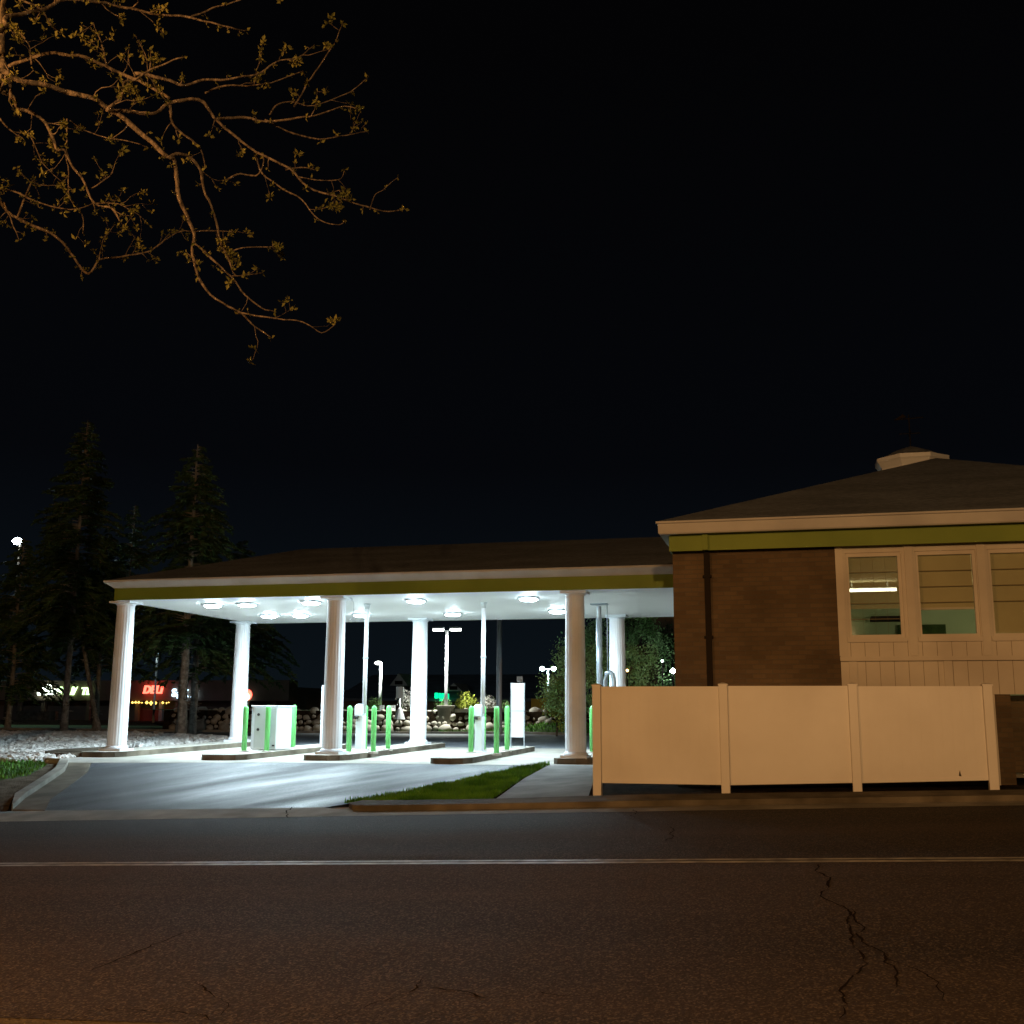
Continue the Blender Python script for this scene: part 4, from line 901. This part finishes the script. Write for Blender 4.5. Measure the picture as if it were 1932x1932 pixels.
# white picket barrier above the wall
Y = 49.3; t = empty('picket_barrier', (at(729, Y), Y, 1.0), 'short white picket barrier above the boulder wall, behind the fourth bollard of the middle island', 'fence')
for px in (717, 722, 733, 738, 743):
    X = at(px, Y); b = MB(); b.box(X-.05, X+.045, Y-.02, Y+.02, 1.0, 1.42); b.build('picket', 'white', t)
b = MB(); b.box(at(716, Y), at(744, Y), Y+.021, Y+.05, 1.1, 1.16); b.build('rail', 'white', t)

# bright lamp at the far left, half behind the trees
Y = 54; p = oY(33, 1021, Y); t = empty('street_lamp', (p.x-1, Y, .3), 'dazzling blue-white street lamp at the left edge above the dark trees', 'street lamp')
b = MB(); b.lathe(p.x, Y+.25, [(.1, .1), (.06, p.z+.1)], 10); b.tube([(p.x, Y+.25, p.z+.1), (p.x, Y, p.z+.22)], .03, 6); b.build('pole', 'black', t)
b = MB(); b.lathe(p.x, Y, [(.02, p.z+.2), (.20, p.z+.13), (.30, p.z), (.18, p.z-.16), (.03, p.z-.2)], 14); b.build('lamp_head', 'lampb', t)
lamp_light('POINT', 'street_light', (p.x, Y-.4, p.z-.25), 1500, (.7, .88, 1), t, shadow_soft_size=.2)
Y = 70; p = oY(302, 1229, Y); t = empty('light_pole', (p.x, Y, .3), 'faint distant lamp with a pale pole, right of the leftmost column', 'light pole', 'light poles in the car park behind')
q = oY(296, 1250, Y); b = MB(); b.lathe(q.x, Y, [(.08, .2), (.07, p.z-.2)], 8); b.build('pole', 'white', t)
b = MB(); b.tube([(q.x, Y, p.z-.2), (p.x, Y, p.z)], .03, 5); b.build('arm', 'galv', t)
b = MB(); b.lathe(p.x, Y, [(.02, p.z+.08), (.13, p.z), (.02, p.z-.08)], 10); b.build('lamp_head', 'lampg', t)
lamp_light('POINT', 'pole_light', (q.x, Y-.4, p.z-.4), 12, (.8, 1, .95), t, shadow_soft_size=.05)
# lamps seen through the tree at the right
for px, py, m_, r_, lab in ((1271, 1266, 'lampb', .085, 'white lamp on a post glimpsed right beside the brick wall corner'), (1185, 1265, 'warm', .045, 'tiny orange lamp on a post seen through the tree'), (1251, 1247, 'lampg', .04, 'tiny white lamp on a post seen through the tree, above the white one')):
    if 'warm' not in MT: MT['warm'] = emis('warm_lamp', (1, .6, .2), 8)
    Y = 37; p = oY(px-1.5, py, Y); t = empty('small_lamp', (p.x, Y, .1), lab, 'lamp', 'small lamps in the tree')
    b = MB(); b.lathe(p.x, Y, [(.03, 0), (.025, p.z-.05)], 8); b.build('pole', 'black', t)
    b = MB(); b.lathe(p.x, Y, [(.02, p.z-r_), (r_, p.z-.3*r_), (r_, p.z+.3*r_), (.02, p.z+r_)], 12); b.build('globe', m_, t)

# ---------------------------------------------------------------- shops in the distance
MT['shopwall'] = mat('dark_shop_wall', (.12, .09, .07), (.16, .12, .10), .6, .9); MT['redwall'] = mat('dark_red_wall', (.25, .04, .04), (.30, .05, .045), .7, .9)
MT['shoproof'] = mat('shop_roof', (.12, .09, .06), (.17, .125, .09), .6, .9)
MT['sgreen'] = emis('green_white_letters', (.62, 1, .42), 3.2); MT['swhite'] = emis('white_letters', (.85, 1, .8), 6); MT['sred'] = emis('red_letters', (1, .10, .06), 5)
MT['sblue'] = emis('blue_white_letters', (.55, .78, 1), 3); MT['steal'] = emis('teal_letters', (.0, 1, .36), 1.5); MT['syel'] = emis('warm_bulbs', (1, .62, .12), 3); MT['spink'] = emis('pink_neon', (1, .25, .9), 4)
Y = 84
def bx(px): return oY(px, 1330, Y).x
def bz(py, px=300): return oY(px, py, Y).z
sh = empty('shop_row', (bx(250), Y, .3), 'dark low row of shops in the far left distance with lit signs along its front', 'shop')
b = MB(); b.box(bx(-60), bx(545), Y+1.2, Y+14, .2, bz(1296)); b.build('wall', 'shopwall', sh)
b = MB(); b.box(bx(-60), bx(548), Y-.4, Y+1.19, bz(1322), bz(1284)); b.build('canopy_fascia', 'shoproof', sh)
b = MB(); b.box(bx(248), bx(330), Y+1.0, Y+1.19, .2, bz(1336)); b.build('red_shopfront', 'redwall', sh)
for px in (40, 85, 170, 262, 307, 337, 470, 520):
    b = MB(); b.box(bx(px)-.16, bx(px)+.16, Y-.3, Y, .2, bz(1322)-.01); b.build('pillar', 'shoproof' if px != 307 else 'galv', sh)
for x0, x1 in ((75, 148), (400, 455)):
    b = MB(); b.box(bx(x0), bx(x1), Y-3, Y-2.6, .2, 1.05); b.build('planter_wall', 'dirt', sh)
sg = empty('shop_sign', (bx(125), Y-.55, bz(1303)), 'glowing green-white letter sign beside a bright white wedge logo, far left', 'sign', 'lit shop signs')
b = MB(); b.rings([[(bx(78), y_, bz(1312)), (bx(101), y_, bz(1312)), (bx(102), y_, bz(1296)), (bx(99), y_, bz(1290)), (bx(92), y_, bz(1290)), (bx(87), y_, bz(1296)), (bx(76), y_, bz(1305))] for y_ in (Y-.62, Y-.45)]); b.build('logo', 'swhite', sg)
def wd(px, py, body, size, m, it=.2, nm='letters', par=None): return text(nm, body, size, MT[m], Vector((bx(px), Y-.55, bz(py, px)))-par.location, None, .08, it, .04)
def put(px, py, body, size, m, par, it=.2):
    o = text('letters', body, size, MT[m], (bx(px), Y-.55, bz(py, px)), None, .08, it, .03); o.parent = par; o.location = Vector(o.location)-par.location
put(107, 1304, 'w', 1.0, 'swhite', sg); put(132, 1304.5, 'MU/', .95, 'sgreen', sg); put(167, 1305, 'TL', .85, 'sgreen', sg)
sg = empty('shop_sign', (bx(293), Y-.55, bz(1302)), 'glowing red letter sign reading DELI above yellow lights', 'sign', 'lit shop signs')
put(293, 1302, 'DELI', .92, 'sred', sg)
lamp_light('POINT', 'sign_light', (bx(294), Y-1.2, bz(1297)), 60, (1, .06, .04), sg, shadow_soft_size=.5)
sg = empty('shop_sign', (bx(352), Y-.55, bz(1308)), 'pale blue letter sign partly behind the two spruce trunks', 'sign', 'lit shop signs')
put(334, 1308, 'S', .9, 'sblue', sg, 0); put(354, 1309, 'X', .85, 'sblue', sg, 0); put(372, 1310, 'A', .8, 'sblue', sg, 0); put(343, 1309, 'p', .7, 'sblue', sg, 0)
sg = empty('shop_sign', (bx(466), Y-.55, bz(1313)), 'small round red and white lit sign beside the back left column', 'sign', 'lit shop signs')
b = MB(); b.rings([[(bx(468)+.32*math.cos(a), y_, bz(1315)+.32*math.sin(a)) for a in [j/16*6.283 for j in range(16)]] for y_ in (Y-.6, Y-.45)]); b.build('white_disc', 'swhite', sg)
b = MB(); b.rings([[(bx(472)+.34*math.cos(a), y_, bz(1311)+.42*math.sin(a)) for a in [j/16*6.283 for j in range(16)]] for y_ in (Y-.44, Y-.40)]); b.build('red_disc', 'sred', sg)
sg = empty('string_lights', (bx(290), Y-.5, bz(1326)), 'string of small yellow lights under the red sign', 'lights')
rr = random.Random(5)
for px in [256, 262, 268, 274, 283, 291, 300, 313, 320, 324]:
    b = MB(); s = rr.uniform(.06, .17); b.lathe(bx(px), Y-.5, [(.01, bz(1326)-s+rr.uniform(-.1, .1)), (s, bz(1326)), (.01, bz(1326)+s)], 8); b.build('bulb', 'syel', sg)
b = MB(); b.tube([(bx(252), Y-.5, bz(1324)), (bx(290), Y-.5, bz(1325)), (bx(328), Y-.5, bz(1324))], .02, 4); b.build('wire', 'black', sg)
sg = empty('neon_light', (bx(372), Y-3, 1.0), 'tiny pink neon light low down right of the dark spruce trunk', 'light')
b = MB(); b.lathe(oY(373, 1365, Y-3).x, Y-3, [(.02, .9), (.17, 1.05), (.17, 1.15), (.02, 1.3)], 10); b.build('tube', 'spink', sg)
b = MB(); b.lathe(oY(373, 1365, Y-3).x, Y-3, [(.04, .2), (.04, .9)], 8); b.build('post', 'black', sg)
# far building with two gables and a glowing green sign, behind the wall
Y = 92
fb = empty('gabled_building', (bx(850), Y, .4), 'long dim low building with two pointed gables behind the boulder wall', 'building')
b = MB(); b.box(bx(640), bx(1062), Y, Y+12, .3, bz(1318, 850)); b.build('wall', 'shoproof', fb)
z1, z2, ya, yb2 = bz(1318, 850), bz(1268, 850), Y-.6, Y+6
b = MB(); b.add([(bx(635), ya, z1), (bx(1066), ya, z1), (bx(1040), yb2, z2), (bx(655), yb2, z2), (bx(635), ya, z1-.25), (bx(1066), ya, z1-.25)], [(0, 1, 2, 3), (4, 5, 1, 0)]); b.build('roof', 'shingle', fb)
for px, pt_, pb_, hw in ((758, 1271, 1294, 17), (861, 1289, 1304, 16)):
    b = MB(); A = [(bx(px-hw), bz(pb_, px)), (bx(px+hw), bz(pb_, px)), (bx(px), bz(pt_, px))]
    b.rings([[(x, y_, z) for x, z in A] for y_ in (Y-.9, Y+3)]); b.box(bx(px)-.35, bx(px)+.35, Y-.93, Y-.901, bz(pb_-2, px), bz(pb_-9, px), 1)
    b.build('gable', ['trim', 'black'], fb)
b = MB(); b.box(oY(1002, 1330, Y-4).x, oY(1042, 1330, Y-4).x, Y-4, Y-1, .5, oY(1020, 1318, Y-4).z); b.build('yellow_annex', mat('ochre_wall', (.60, .38, .05), (.66, .44, .07), 1, .9), fb)
sg = empty('shop_sign', (bx(834), Y-1, bz(1312, 834)), 'glowing teal-green letter sign behind the tall double-headed light pole', 'sign', 'lit shop signs')
for x0, x1, za, zb2, dz in ((820, 827, 1318, 1307, 0), (827.6, 832, 1318, 1307.5, 0), (832.4, 840, 1318.5, 1308, 0), (841.6, 847.5, 1319.5, 1308.5, 0), (829.5, 837, 1322.5, 1319, 0)):
    b = MB(); b.box(oY(x0, 1312, Y-1).x, oY(x1, 1312, Y-1).x, Y-1.1, Y-.95, oY(834, za, Y-1).z, oY(834, zb2, Y-1).z); bevel(b.build('letter_box', 'steal', sg), .12, 3)
# brown building behind the right-hand tree
Y = 62; x0 = oY(1186, 1180, Y).x
fb = empty('brown_building', (x0+6, Y, .3), 'dim red-brown building rising behind the trees right of the back right column', 'building')
b = MB(); b.box(x0, x0+16, Y, Y+10, .2, oY(1230, 1150, Y).z); b.build('wall', 'brick', fb)
b = MB(); b.box(x0+1.7, x0+2.6, Y-.02, Y+.0, 4.9, 5.3); b.build('vent', 'black', fb)
b = MB(); b.box(x0-.2, x0+16.2, Y-.2, Y+10.2, oY(1230, 1150, Y).z+.001, oY(1230, 1150, Y).z+.3); b.build('parapet', 'shoproof', fb)
